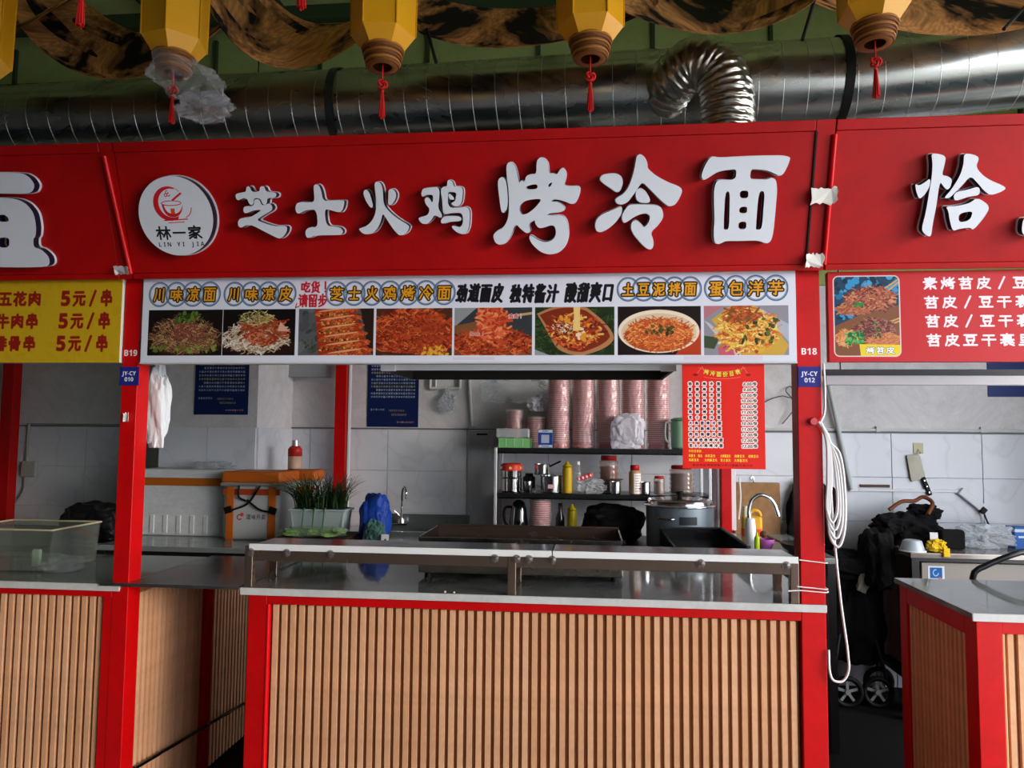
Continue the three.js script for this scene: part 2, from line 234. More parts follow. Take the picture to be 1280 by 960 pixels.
function letterShapes(text) {
  const polys = text.split(';').map((s) => { const n = s.split(' ').map(Number), p = []; for (let i = 0; i < n.length; i += 2) p.push([n[i] / 1000, n[i + 1] / 1000]); return p; });
  const out = [];
  for (const p of polys) {
    const c = [p.reduce((a, q) => a + q[0], 0) / p.length, p.reduce((a, q) => a + q[1], 0) / p.length];
    const host = out.find((o) => inside(c, o.raw) && p.every((q) => inside(q, o.raw) || true) && Math.abs(THREE.ShapeUtils.area(o.raw.map((q) => ({ x: q[0], y: q[1] })))) > 4 * Math.abs(THREE.ShapeUtils.area(p.map((q) => ({ x: q[0], y: q[1] })))) && p.filter((q) => inside(q, o.raw)).length >= p.length - 1);
    const pts = smooth(p).map((q) => new THREE.Vector2(...q));
    if (host) host.shape.holes.push(new THREE.Path(pts)); else out.push({ raw: p, shape: new THREE.Shape(pts) });
  }
  return out.map((o) => o.shape);
}
function signLetter(board, cu, cv, text) {
  const shapes = letterShapes(text);
  const g = new THREE.ExtrudeGeometry(shapes, { depth: 0.03, bevelEnabled: false, curveSegments: 1 });
  const m = new THREE.Mesh(g, [letterFace, letterSide]); m.name = 'letter'; m.castShadow = m.receiveShadow = true; m.position.set(cu, cv, 0.01); board.add(m);
  part(m, 'backing_plate', new THREE.ExtrudeGeometry(shapes, { depth: 0.009, bevelEnabled: true, bevelThickness: 0.001, bevelSize: 0.002, bevelSegments: 1, curveSegments: 1 }), letterBack, undefined, [0, 0, -0.009]);
}
for (const [where, cu, cv, text] of [
[boardMid, 0.7564, 0.2334, '-91 66 -80 72 -50 74 -46 91 -39 96 -32 92 -26 74 3 75 6 91 16 95 24 90 27 74 60 71 66 65 63 56 55 52 30 52 26 33 17 27 9 31 2 51 -21 53 -26 31 -34 27 -42 32 -48 52 -65 53 -82 45 -90 51;-21 46 -11 50 0 45 5 28 14 26 33 33 42 28 46 16 40 6 10 -8 -22 -26 4 -37 46 -51 82 -49 94 -54 91 -70 78 -86 62 -96 47 -91 3 -68 -31 -49 -48 -44 -66 -45 -83 -54 -94 -48 -94 -32 -84 -20 -68 -17 -47 -17 -23 -6 5 10 -24 10 -61 -3 -68 6 -65 20 -55 25 -26 23'],
  [boardMid, 0.9818, 0.2342, '-18 82 -14 93 -4 96 5 89 11 70 14 36 47 36 90 36 94 32 87 7 76 -5 64 -5 39 3 16 7 18 -54 54 -57 71 -61 80 -74 72 -87 36 -87 -30 -87 -48 -95 -59 -96 -65 -84 -62 -67 -47 -57 -14 -58 -14 7 -51 5 -67 -1 -81 -8 -91 -4 -94 13 -86 30 -71 34 -46 32 -18 33'],
  [boardMid, 1.2150, 0.2379, '-67 58 -61 68 -52 68 -43 55 -37 29 -34 10 -39 3 -46 7 -58 25 -65 44;26 63 35 70 47 66 55 51 51 34 39 16 26 11 21 19 24 37;-24 83 -20 93 -11 96 0 89 6 68 5 14 25 -12 57 -39 96 -62 92 -75 84 -87 66 -96 54 -95 35 -74 13 -38 0 -15 -10 -47 -24 -71 -40 -85 -68 -91 -83 -85 -96 -69 -74 -65 -53 -53 -37 -35 -25 -9 -21 36'],
  [boardMid, 1.4403, 0.2374, '-73 67 -63 69 -32 71 -18 71 -12 60 -14 36 -21 -1 -5 -27 -13 -38 -34 -24 -47 -43 -63 -56 -80 -57 -92 -45 -95 -34 -71 -30 -57 -22 -51 -3 -66 14 -69 30 -59 39 -48 32 -41 17 -36 34 -39 45 -52 47 -65 44 -76 38 -80 49;-5 65 1 73 16 72 18 93 25 96 37 89 40 72 58 72 70 68 73 55 67 16 55 4 40 3 28 11 29 16 43 21 49 48 42 53 23 54 18 49 16 -2 69 -2 79 1 91 -4 95 -22 91 -67 80 -93 65 -96 46 -90 29 -75 26 -65 40 -66 59 -71 68 -55 69 -31 61 -19 20 -20 5 -25 -4 -16 -4 33 -8 54;18 44 25 49 37 37 41 28 32 26 22 29;-8 -39 0 -31 19 -30 53 -31 64 -38 62 -46 52 -50 18 -50 1 -56 -11 -56 -13 -47'],
  [boardMid, 1.7727, 0.2322, '-135 90 -124 106 -108 103 -102 81 -99 33 -102 -4 -117 -20 -125 -11 -130 33;-102 141 -96 154 -83 157 -69 140 -60 96 -58 84 -48 94 -38 87 -33 107 -16 113 4 112 5 157 17 169 34 166 46 149 47 113 66 115 76 108 88 128 99 132 109 114 106 94 98 72 123 68 157 69 155 43 141 11 125 8 98 20 65 27 54 17 81 17 102 0 102 -12 85 -20 42 -23 42 -31 98 -30 114 -57 116 -106 105 -139 80 -163 46 -169 13 -158 -16 -130 -27 -107 -20 -97 5 -116 34 -125 59 -117 72 -97 68 -68 52 -64 31 -71 10 -75 -3 -59 -5 -44 -26 -58 -20 -83 -33 -93 -53 -78 -74 -55 -92 -102 -114 -127 -135 -131 -150 -122 -157 -97 -142 -81 -116 -69 -99 -36 -95 13 -96 65 -101 101;-34 73 6 80 8 62 -30 61;47 79 61 85 53 69 45 68;-56 8 -41 21 -14 27 24 28 -2 -2 -27 -21 -50 -27 -59 -9'],
  [boardMid, 2.1335, 0.2388, '-137 82 -129 96 -105 101 -77 101 -59 90 -54 69 -64 41 -78 38 -97 52 -121 68;-151 -73 -145 -51 -124 -35 -88 -22 -63 -10 -55 -17 -59 -39 -79 -67 -108 -90 -132 -100 -147 -94;-12 142 -8 159 6 164 20 152 29 133 29 115 60 89 100 67 144 50 151 36 138 5 123 -12 103 -14 74 10 37 47 12 71 -2 52 -15 32 -35 5 -55 -5 -74 -2 -82 12 -72 22 -52 31 -32 60 -17 107;-11 28 -8 46 8 51 25 39 41 11 38 -1 9 0 -7 10;-57 -55 -55 -35 -35 -7 -15 -4 38 -7 66 -9 83 -22 89 -50 72 -77 44 -103 57 -134 54 -158 42 -164 21 -150 -13 -112 -25 -88 -22 -64 -6 -58 11 -72 21 -85 35 -73 43 -49 32 -36 10 -38 -14 -48 -30 -59 -48 -70'],
  [boardMid, 2.4942, 0.2392, '-148 87 -138 118 -123 144 -108 149 -88 144 -26 146 52 147 148 145 142 118 129 88 116 78 90 91 70 99 39 103 18 104 16 71 41 69 72 68 91 75 105 65 110 30 109 -20 107 -107 101 -139 88 -149 74 -143 54 -137 -10 -138 -54 -137 -66 -143 -80 -149 -94 -140 -98 -108 -96 -64 -101 -4 -103 39 -96 66 -84 72 -33 69 -29 105 -62 104 -90 99 -113 86 -132 73 -144 75;-65 30 -49 32 -47 -29 -45 -97 -62 -98 -64 -92;-15 33 14 33 14 7 -14 8;-13 -22 13 -20 13 -44 -14 -42;-14 -73 13 -71 13 -98 -13 -97;48 30 69 30 68 -31 67 -99 47 -100 46 -94'],
  [boardRight, 3.2031, 0.2421, '-148 40 -135 33 -118 43 -101 57 -100 30 -111 6 -129 -13 -143 17;-109 139 -60 129 -61 99 -66 65 -48 63 -31 52 -33 27 -42 17 -54 26 -70 47 -71 -31 -76 -95 -76 -139 -95 -131 -111 -113 -103 -59 -100 2 -97 65 -100 107;-4 134 26 130 47 119 38 88 77 51 148 21 131 7 98 -4 75 12 55 34 26 62 4 31 -14 11 -32 -10 -51 -10 -29 18 -7 63 -1 98;-12 11 20 15 58 28 65 -2 30 -6 -13 -21 -21 -3;-41 -37 -8 -37 33 -29 58 -9 103 -40 87 -77 58 -118 46 -108 9 -113 -8 -120 -23 -82 -30 -53;4 -61 50 -53 43 -85 8 -92'],
  [boardRight, 3.4545, 0.1298, '-39 30 -19 33 30 25 39 -33 -27 -28 -38 -10'],
  [boardLeft, -0.3064, 0.2232, '-45 167 -6 180 145 176 177 157 191 129 176 105 149 98 -33 105 -59 126;9 88 95 83 138 66 165 29 165 -23 155 -60 143 -69 138 -102 168 -110 193 -137 193 -165 169 -180 -176 -172 -193 -155 -176 -126 -139 -105 -109 -98 -98 -65 -106 -55 -100 -18 -78 34 -31 70;20 22 41 24 55 15 58 -4 15 -3;2 -62 38 -63 44 -72 35 -101 -7 -100'],
]) signLetter(where, cu, cv, text);
{ // round logo plate
  const d = part(boardMid, 'logo_plate', cyl(0.1455, 0.1455, 0.03, 0, 0, 0, 64, Math.PI / 2), letterSide, 'round white logo plate with a red bowl drawing', [0.424, 0.227, 0.025]);
  part(d, 'backing_plate', cyl(0.149, 0.149, 0.009, 0, 0, 0, 64, Math.PI / 2), letterBack, undefined, [0, 0, -0.0205]);
  const t = ctex(512, 512, (c) => {
    c.fillStyle = '#dfe4ee'; c.fillRect(0, 0, 512, 512); c.strokeStyle = c.fillStyle = '#cf1f2a'; c.lineCap = 'round';
    c.beginPath(); c.arc(222, 175, 110, 0.35 * Math.PI, 1.62 * Math.PI); c.arc(240, 172, 92, 1.6 * Math.PI, 0.36 * Math.PI, true); c.fill();
    c.lineWidth = 3; c.beginPath(); c.arc(222, 175, 108, 1.5 * Math.PI, 1.75 * Math.PI); c.stroke();
    c.lineWidth = 5; c.beginPath(); c.ellipse(236, 172, 68, 15, 0, 0, 7); c.stroke();
    c.beginPath(); c.moveTo(170, 180); c.bezierCurveTo(176, 250, 210, 262, 240, 262); c.bezierCurveTo(290, 262, 310, 220, 314, 182); c.bezierCurveTo(296, 232, 270, 240, 240, 240); c.bezierCurveTo(205, 240, 188, 215, 184, 184); c.fill();
    c.lineWidth = 13; c.beginPath(); c.moveTo(250, 152); c.lineTo(308, 112); c.stroke();
    c.lineWidth = 5; for (const [a, b] of [[205, 120], [225, 118], [216, 102]]) { c.beginPath(); c.arc(a, b, 9, 0, 5); c.stroke(); }
    c.fillStyle = '#e0552a'; c.fillRect(226, 206, 28, 34); c.fillStyle = '#cf1f2a';
    c.lineWidth = 7; c.beginPath(); c.moveTo(175, 282); c.lineTo(334, 276); c.stroke(); c.lineWidth = 5; c.beginPath(); c.moveTo(200, 298); c.lineTo(310, 294); c.stroke(); c.beginPath(); c.arc(300, 200, 70, 0.05, 1.2); c.stroke();
    line(c, '林一家', 98, 320, 330, 86, [[12, '#16181c']], { fill: 0.88 });
    c.fillStyle = '#16181c'; c.font = '600 40px sans-serif'; c.textAlign = 'center'; 'LIN YI JIA'.split('').forEach((ch, i) => c.fillText(ch, 118 + i * 33, 452));
  });
  part(d, 'logo_print', T(new THREE.CircleGeometry(0.1452, 64), 0, 0, 0.0153), mat('#ffffff', 0.4, 0, { map: t }), undefined);
}
// cover strips between the boards, with their tubes
for (const [xa, xb, rodx, lab] of [[0.137, 0.195, [0.158, 0.19], 'red cover strip with a glossy tube left of the round logo'], [2.727, 2.795, [2.79, 2.79], 'red cover strip with torn tape right of the last big letter']]) {
  const o = thing('cover_strip', lab, 'strip', [0, 2.2, 0.03]); o.rotation.x = LEAN;
  part(o, 'strip', ext(xa + 0.003, xb - 0.003, -0.01, 0.4985, -0.03, 0.001), redPanel);
  part(o, 'tube', rod([rodx[0], 0.45, 0.008], [rodx[1], 0.012, 0.008], 0.0085), redGloss);
  if (xa > 1) part(o, 'gap_shadow_strip', ext(2.7275, 2.7335, 0.02, 0.462, 0.0012, 0.006), black, 'black strip painted as gap shadow');  // black strip stands in for the shade inside the gap
}
function scrap(name, label, cat, w, h, pos, sd, m = whitePaint, lean = LEAN) { // torn tape: ragged, slightly curled sheet
  const n = 10, s = new THREE.Shape(), pts = [];
  seed = sd;
  for (let i = 0; i < n; i++) pts.push([(-0.5 + i / n) * w, (-0.5 + rr(-0.12, 0.1)) * h]);
  for (let i = 0; i < 4; i++) pts.push([(0.5 + rr(-0.08, 0.1)) * w, (-0.5 + i / 4) * h]);
  for (let i = 0; i < n; i++) pts.push([(0.5 - i / n) * w, (0.5 + rr(-0.15, 0.12)) * h]);
  for (let i = 0; i < 4; i++) pts.push([(-0.5 + rr(-0.06, 0.06)) * w, (0.5 - i / 4) * h]);
  s.setFromPoints(pts.map((p) => new THREE.Vector2(...p)));
  const g = new THREE.ExtrudeGeometry(s, { depth: 0.002, bevelEnabled: false }), p = g.attributes.position;
  for (let i = 0; i < p.count; i++) p.setZ(i, p.getZ(i) + 0.012 * Math.pow(Math.abs(p.getX(i) / w) * 1.6, 2) + 0.006 * (1 + noise.noise(p.getX(i) * 60, p.getY(i) * 60, sd)));
  g.computeVertexNormals(); g.rotateX(lean);
  return single(name, label, cat, g, m, pos);
}
const paper = mat('#e4e2dc', 0.8);
scrap('tape_scrap', 'torn white paper tape across the strip right of the last big letter', 'tape', 0.085, 0.055, [2.764, 2.2 + 0.245 * 0.943, 0.03 + 0.245 * 0.332 + 0.012], 3, paper);
scrap('tape_scrap', 'torn white tape at the strip foot above the B18 post', 'tape', 0.062, 0.045, [2.752, 2.222, 0.052], 5, paper);
scrap('tape_scrap', 'crumpled clear tape at the strip foot above the B19 post', 'tape', 0.055, 0.03, [0.165, 2.222, 0.05], 9, film);

// ---------------------------------------------------------------- printed banners under the sign boards
function blobs(c, n, x, y, w, h, cols, smin, smax) { for (let i = 0; i < n; i++) { c.fillStyle = cols[Math.floor(rnd() * cols.length)]; c.beginPath(); c.ellipse(x + rnd() * w, y + rnd() * h, rr(smin, smax), rr(smin, smax) * 0.6, rnd() * 3, 0, 7); c.fill(); } }
function heap(c, n, cx, cy, rx, ry, cols, lw, len, dome = 1) { // strands and scraps within an ellipse
  for (let i = 0; i < n * 2.2; i++) {
    const a = rnd() * 6.283, q = Math.sqrt(rnd()), x = cx + Math.cos(a) * q * rx, y = cy + Math.sin(a) * q * ry * (Math.sin(a) < 0 ? dome : 1);
    c.strokeStyle = cols[Math.floor(rnd() * cols.length)]; c.lineWidth = rr(lw * 0.35, lw * 0.9); c.lineCap = 'round';
    const t = rnd() * 6.283, l = rr(len * 0.3, len * 0.8); c.beginPath(); c.moveTo(x, y); c.quadraticCurveTo(x + Math.cos(t) * l + rr(-len, len) * 0.3, y + Math.sin(t) * l * 0.6, x + Math.cos(t + rr(-0.9, 0.9)) * l * 1.6, y + Math.sin(t + rr(-0.9, 0.9)) * l); c.stroke();
  }
}
const box = (c, x0, y0, x1, y1, bg, draw) => { c.save(); c.beginPath(); c.rect(x0, y0, x1 - x0, y1 - y0); c.clip(); c.fillStyle = bg; c.fillRect(x0, y0, x1 - x0, y1 - y0); draw(c, x0, y0, x1 - x0, y1 - y0); c.restore(); };
const poly = (c, col, ...p) => { c.fillStyle = col; c.beginPath(); for (let i = 0; i < p.length; i += 2) i ? c.lineTo(p[i], p[i + 1]) : c.moveTo(p[i], p[i + 1]); c.closePath(); c.fill(); };
seed = 21;
const bannerTex = ctex(2048, 272, (c) => {
  c.fillStyle = '#d9dcea'; c.fillRect(0, 0, 2048, 272);
  const gold = (text, x0, x1, y0, y1) => { // gold letters, black rims, blue rings
    const n = text.length, s = (x1 - x0) / n;
    for (let i = 0; i < n; i++) { const cx = x0 + s * (i + 0.5), cy = (y0 + y1) / 2, r = Math.max(s, y1 - y0) * 0.5; c.strokeStyle = '#4a6688'; c.lineWidth = 4; c.beginPath(); c.ellipse(cx, cy, r * 0.9, r, 0, 0, 7); c.stroke(); c.lineWidth = 1.5; c.beginPath(); c.ellipse(cx, cy, r * 0.8, r * 0.9, 0, 0, 7); c.stroke(); }
    line(c, text, x0, y0 + 16, x1 - x0, y1 - y0 - 31, [[13, '#15130f'], [5.5, '#dd9a20']], { fill: 0.72, slant: 0.06 });
  };
  gold('川味凉面', 28, 254, 12, 90); gold('川味凉皮', 280, 506, 14, 90); gold('芝士火鸡烤冷面', 616, 1018, 16, 92); gold('土豆泥拌面', 1532, 1764, 14, 86); gold('蛋包洋芋', 1788, 2020, 12, 88);
  for (const [t, a, b, y, z] of [['劲道面皮', 1027, 1176, 28, 86], ['独特酱汁', 1194, 1346, 31, 88], ['酸甜爽口', 1364, 1514, 28, 88]]) line(c, t, a, y, b - a, z - y, [[8.5, '#141319']], { fill: 0.84, slant: 0.14 });
  line(c, '吃货!', 528, 14, 96, 36, [[5.5, '#c01d2a']], { fill: 0.9 }); line(c, '请留步', 520, 54, 96, 42, [[5.5, '#c01d2a']], { fill: 0.92 });
  c.strokeStyle = '#c01d2a'; c.lineWidth = 3; c.beginPath(); c.moveTo(516, 84); c.lineTo(512, 98); c.lineTo(524, 93); c.stroke();
  const R = ['#b03c1c', '#c65228', '#8a2a14', '#d4733a', '#9c3218', '#5e1a0e', '#7c2412', '#a84a24'];
  box(c, 22, 102, 272, 250, '#17110f', (c, x, y, w, h) => { c.fillStyle = '#2a1a12'; c.beginPath(); c.ellipse(x + 125, y + 105, 130, 45, 0, 0, 7); c.fill(); heap(c, 520, x + 125, y + 95, 112, 44, ['#8a6844', '#a5825a', '#6f4a30', '#b99a6a', '#7a4a38', '#5a3524'], 3, 22, 1.6); blobs(c, 26, x + 90, y + 8, 90, 30, ['#3d5a22', '#58762c', '#2b4018'], 5, 12); heap(c, 40, x + 130, y + 70, 60, 30, ['#7a3a30', '#8a4638'], 5, 16); blobs(c, 30, x + 10, y + 118, 230, 20, ['#7f8a3c', '#5d6a2a'], 5, 10); });
  box(c, 274, 102, 513, 250, '#120e0d', (c, x, y, w, h) => { c.fillStyle = '#281210'; c.beginPath(); c.ellipse(x + 130, y + 122, 130, 28, 0, 0, 7); c.fill(); heap(c, 260, x + 110, y + 96, 104, 40, ['#cfc4b4', '#ded6c8', '#b8a890', '#a08468'], 6, 22, 1.5); heap(c, 160, x + 135, y + 70, 70, 46, ['#a33e1f', '#8a2a17', '#c2714a', '#7d4a2c'], 6, 22); heap(c, 60, x + 110, y + 28, 56, 22, ['#a79a5c', '#c6b989', '#6f6a34'], 4, 18); poly(c, '#d9a590', x + 190, y + 40, x + 222, y + 72, x + 180, y + 70); });
  box(c, 524, 102, 767, 250, '#55575c', (c, x, y, w, h) => { blobs(c, 60, x, y, w, h, ['#4a4c50', '#626569', '#3b3c3f'], 8, 24); poly(c, '#2b1b16', x + 200, y, x + 243, y, x + 243, y + 150, x + 225, y + 120); poly(c, '#9a2f16', x + 52, y, x + 180, y, x + 235, y + 148, x + 66, y + 148); for (let k = 0; k < 6; k++) { const yy = y + 10 + k * 27; c.save(); c.translate(x + 58 + k * 3, yy); c.rotate(-0.13); c.fillStyle = '#b84a20'; c.beginPath(); c.ellipse(65 + k * 4, 8, 72 + k * 3, 13, 0, 0, 7); c.fill(); heap(c, 60, 65 + k * 4, 10, 64 + k * 3, 8, ['#c9602c', '#9c3416', '#d87a40', '#8a2a12'], 4, 14); c.fillStyle = '#dfa077'; c.beginPath(); c.ellipse(60 + k * 4, 0, 56, 3, 0, 0, 7); c.fill(); c.restore(); blobs(c, 26, x + 66, yy + 6, 120 + k * 4, 8, ['#5c5a22', '#d8b23c', '#3a2a14', '#8c3a1c', '#c9b06a'], 2, 6); } blobs(c, 30, x + 10, y + 90, 60, 40, ['#2c3a22', '#40502c'], 2, 5); });
  box(c, 775, 103, 1016, 251, '#4a2a1c', (c, x, y, w, h) => { heap(c, 420, x + 120, y + 80, 130, 80, R, 8, 26); for (let k = 0; k < 3; k++) { c.save(); c.translate(x + 110, y + 62 + k * 34); c.rotate(-0.35); c.globalAlpha = 0.55; c.fillStyle = ['#b0401c', '#98331a', '#a83c1f'][k]; c.beginPath(); c.ellipse(0, 0, 118, 24, 0, 0, 7); c.fill(); c.restore(); heap(c, 220, x + 110, y + 62 + k * 34, 100, 26, R, 4, 20); } blobs(c, 20, x + 150, y + 118, 80, 28, ['#d9a53a', '#c98a2c'], 4, 10); c.strokeStyle = '#3d2c22'; c.lineWidth = 8; c.beginPath(); c.moveTo(x, y + 138); c.lineTo(x + 140, y + 150); c.stroke(); });
  box(c, 1023, 103, 1264, 251, '#33373c', (c, x, y, w, h) => { poly(c, '#8c8f92', x, y, x + 70, y, x, y + 60); poly(c, '#b79a6a', x + 150, y + 26, x + 241, y + 14, x + 241, y + 22, x + 150, y + 34); poly(c, '#7a4f30', x, y + 56, x + 80, y + 40, x + 130, y + 44, x + 241, y + 92, x + 241, y + 150, x, y + 150); heap(c, 380, x + 115, y + 112, 120, 46, R, 6, 22); heap(c, 170, x + 118, y + 50, 42, 56, ['#c4452a', '#d8623a', '#a8341c', '#e08a58'], 9, 26); line(c, '辣辣!'.replace(/辣/g, '鸡'), x + 168, y + 20, 46, 14, [[4, '#fff'], [1.6, '#b01818']]); line(c, '好香!'.replace(/好/g, '独').replace(/香/g, '味'), x + 46, y + 74, 52, 13, [[3, '#e9e2de'], [1.2, '#a02020']]); });
  box(c, 1273, 103, 1514, 251, '#223018', (c, x, y, w, h) => { heap(c, 200, x + 120, y + 75, 140, 90, ['#2f4a20', '#18240f', '#3d5a2a'], 4, 24); poly(c, '#8f949c', x, y + 130, x + 50, y + 150, x, y + 150); c.fillStyle = '#b07a4e'; c.beginPath(); c.moveTo(x + 6, y + 20); c.quadraticCurveTo(x + 90, y - 24, x + 160, y + 4); c.quadraticCurveTo(x + 236, y + 60, x + 240, y + 96); c.quadraticCurveTo(x + 232, y + 128, x + 150, y + 148); c.quadraticCurveTo(x + 92, y + 152, x + 62, y + 120); c.closePath(); c.fill(); c.fillStyle = '#7a2a14'; c.beginPath(); c.moveTo(x + 14, y + 24); c.quadraticCurveTo(x + 90, y - 14, x + 156, y + 12); c.quadraticCurveTo(x + 222, y + 60, x + 228, y + 92); c.quadraticCurveTo(x + 214, y + 118, x + 146, y + 138); c.quadraticCurveTo(x + 98, y + 140, x + 72, y + 112); c.closePath(); c.fill(); heap(c, 170, x + 122, y + 72, 78, 52, [...R, '#d9a040', '#e0b45a'], 8, 20); blobs(c, 14, x + 70, y + 30, 110, 70, ['#e8cfae', '#d8902c'], 6, 13); heap(c, 60, x + 84, y + 66, 30, 20, ['#f0e2cc', '#2a1810'], 2, 9); c.strokeStyle = '#e6c27a'; c.lineWidth = 6; for (let k = 0; k < 4; k++) { c.beginPath(); c.moveTo(x + 120 + k * 5, y); c.quadraticCurveTo(x + 124 + k * 3, y + 40, x + 118 + k * 6, y + 70); c.stroke(); } });
  box(c, 1524, 103, 1771, 251, '#1d0f10', (c, x, y, w, h) => { poly(c, '#b23a18', x + 190, y + 120, x + 247, y + 70, x + 247, y + 150, x + 170, y + 150); c.fillStyle = '#ead9c4'; c.beginPath(); c.ellipse(x + 122, y + 76, 121, 66, 0, 0, 7); c.fill(); c.fillStyle = '#d8c0a2'; c.beginPath(); c.ellipse(x + 122, y + 80, 112, 59, 0, 0, 7); c.fill(); c.fillStyle = '#a84a22'; c.beginPath(); c.ellipse(x + 122, y + 88, 101, 50, 0, 0, 7); c.fill(); heap(c, 430, x + 122, y + 84, 92, 44, ['#d26a2c', '#e08a44', '#b84a20', '#c85a34', '#e8a25a', '#9c3a1a'], 4, 24); blobs(c, 26, x + 86, y + 60, 80, 26, ['#4a4a20', '#2c3216', '#6a5a2a'], 4, 9); });
  box(c, 1780, 103, 2026, 252, '#8d8a94', (c, x, y, w, h) => { poly(c, '#b2707c', x, y, x + 60, y, x, y + 40); poly(c, '#3d4a34', x, y + 90, x + 45, y + 96, x + 30, y + 130, x, y + 126); poly(c, '#c0b9bd', x, y + 44, x + 16, y + 52, x + 120, y + 150, x + 84, y + 150); poly(c, '#c25a70', x + 40, y + 126, x + 80, y + 118, x + 90, y + 150, x + 44, y + 150); poly(c, '#a9b0c0', x + 150, y, x + 246, y + 56, x + 246, y + 110, x + 190, y + 40); poly(c, '#c9a040', x + 22, y + 42, x + 80, y, x + 150, y, x + 246, y + 120, x + 230, y + 150, x + 110, y + 150); heap(c, 300, x + 128, y + 76, 88, 66, ['#d8a83a', '#c9642c', '#e2c05a', '#a8431f', '#d8862c', '#e8cf7a'], 7, 18); blobs(c, 26, x + 110, y + 40, 100, 70, ['#3e4a1e', '#59662a', '#2a3014'], 5, 11); heap(c, 60, x + 110, y + 26, 46, 30, ['#9c3a1c', '#7a4a20', '#c0582a'], 7, 18); });
  c.globalAlpha = 0.12; c.fillStyle = '#b06a80'; c.fillRect(1020, 256, 130, 10); c.fillRect(1720, 254, 230, 14); c.globalAlpha = 1;
});
const printed = (t, r = 0.4) => mat('#ffffff', r, 0, { map: t });
function panelWithPrint(name, label, cat, x0, x1, y0, y1, z, depth, tex, bodyMat) {
  const o = thing(name, label, cat, [(x0 + x1) / 2, (y0 + y1) / 2, z]);
  part(o, 'panel', ext(-(x1 - x0) / 2, (x1 - x0) / 2, -(y1 - y0) / 2, (y1 - y0) / 2, -depth, 0), bodyMat);
  part(o, 'print', T(new THREE.PlaneGeometry(x1 - x0, y1 - y0), 0, 0, 0.0008), printed(tex));
  return o;
}
const bannerMid = panelWithPrint('menu_banner', 'long white menu banner with eight dish photos over the middle stall', 'banner', 0.219, 2.7025, 1.866, 2.195, 0.0, 0.035, bannerTex, mat('#cfd2da', 0.5));
part(bannerMid, 'bottom_lip', ext(-1.2417, 1.2417, -0.171, -0.1645, -0.035, 0.008, 0.002), mat('#c4c7cc', 0.4));
const priceTex = ctex(1024, 256, (c) => {
  c.fillStyle = '#c9a51c'; c.fillRect(0, 0, 1024, 256); seed = 4; c.globalAlpha = 0.25; blobs(c, 300, 0, 0, 1024, 256, ['#d4b02a', '#b8940f', '#bfa01e'], 4, 20); c.globalAlpha = 1;
  ['五花肉', '牛肉串', '排骨串'].forEach((t, i) => { const y = 35 + i * 70 - 0; line(c, t, 616 - i * 5, y, 146, 44, [[8, '#8f1d14']], { fill: 0.84 }); line(c, '5元/串', 818 - i * 4, y - 2, 178, 48, [[8, '#8f1d14']], { fill: 0.86 }); line(c, '烤' + t, 380 - i * 5, y, 200, 44, [[8, '#8f1d14']], { fill: 0.84 }); });
});
panelWithPrint('price_banner', 'yellow price banner with dark red lettering left of the B19 post', 'banner', -1.19, 0.131, 1.866, 2.195, 0.0, 0.03, priceTex, mat('#d8d5cc', 0.5));
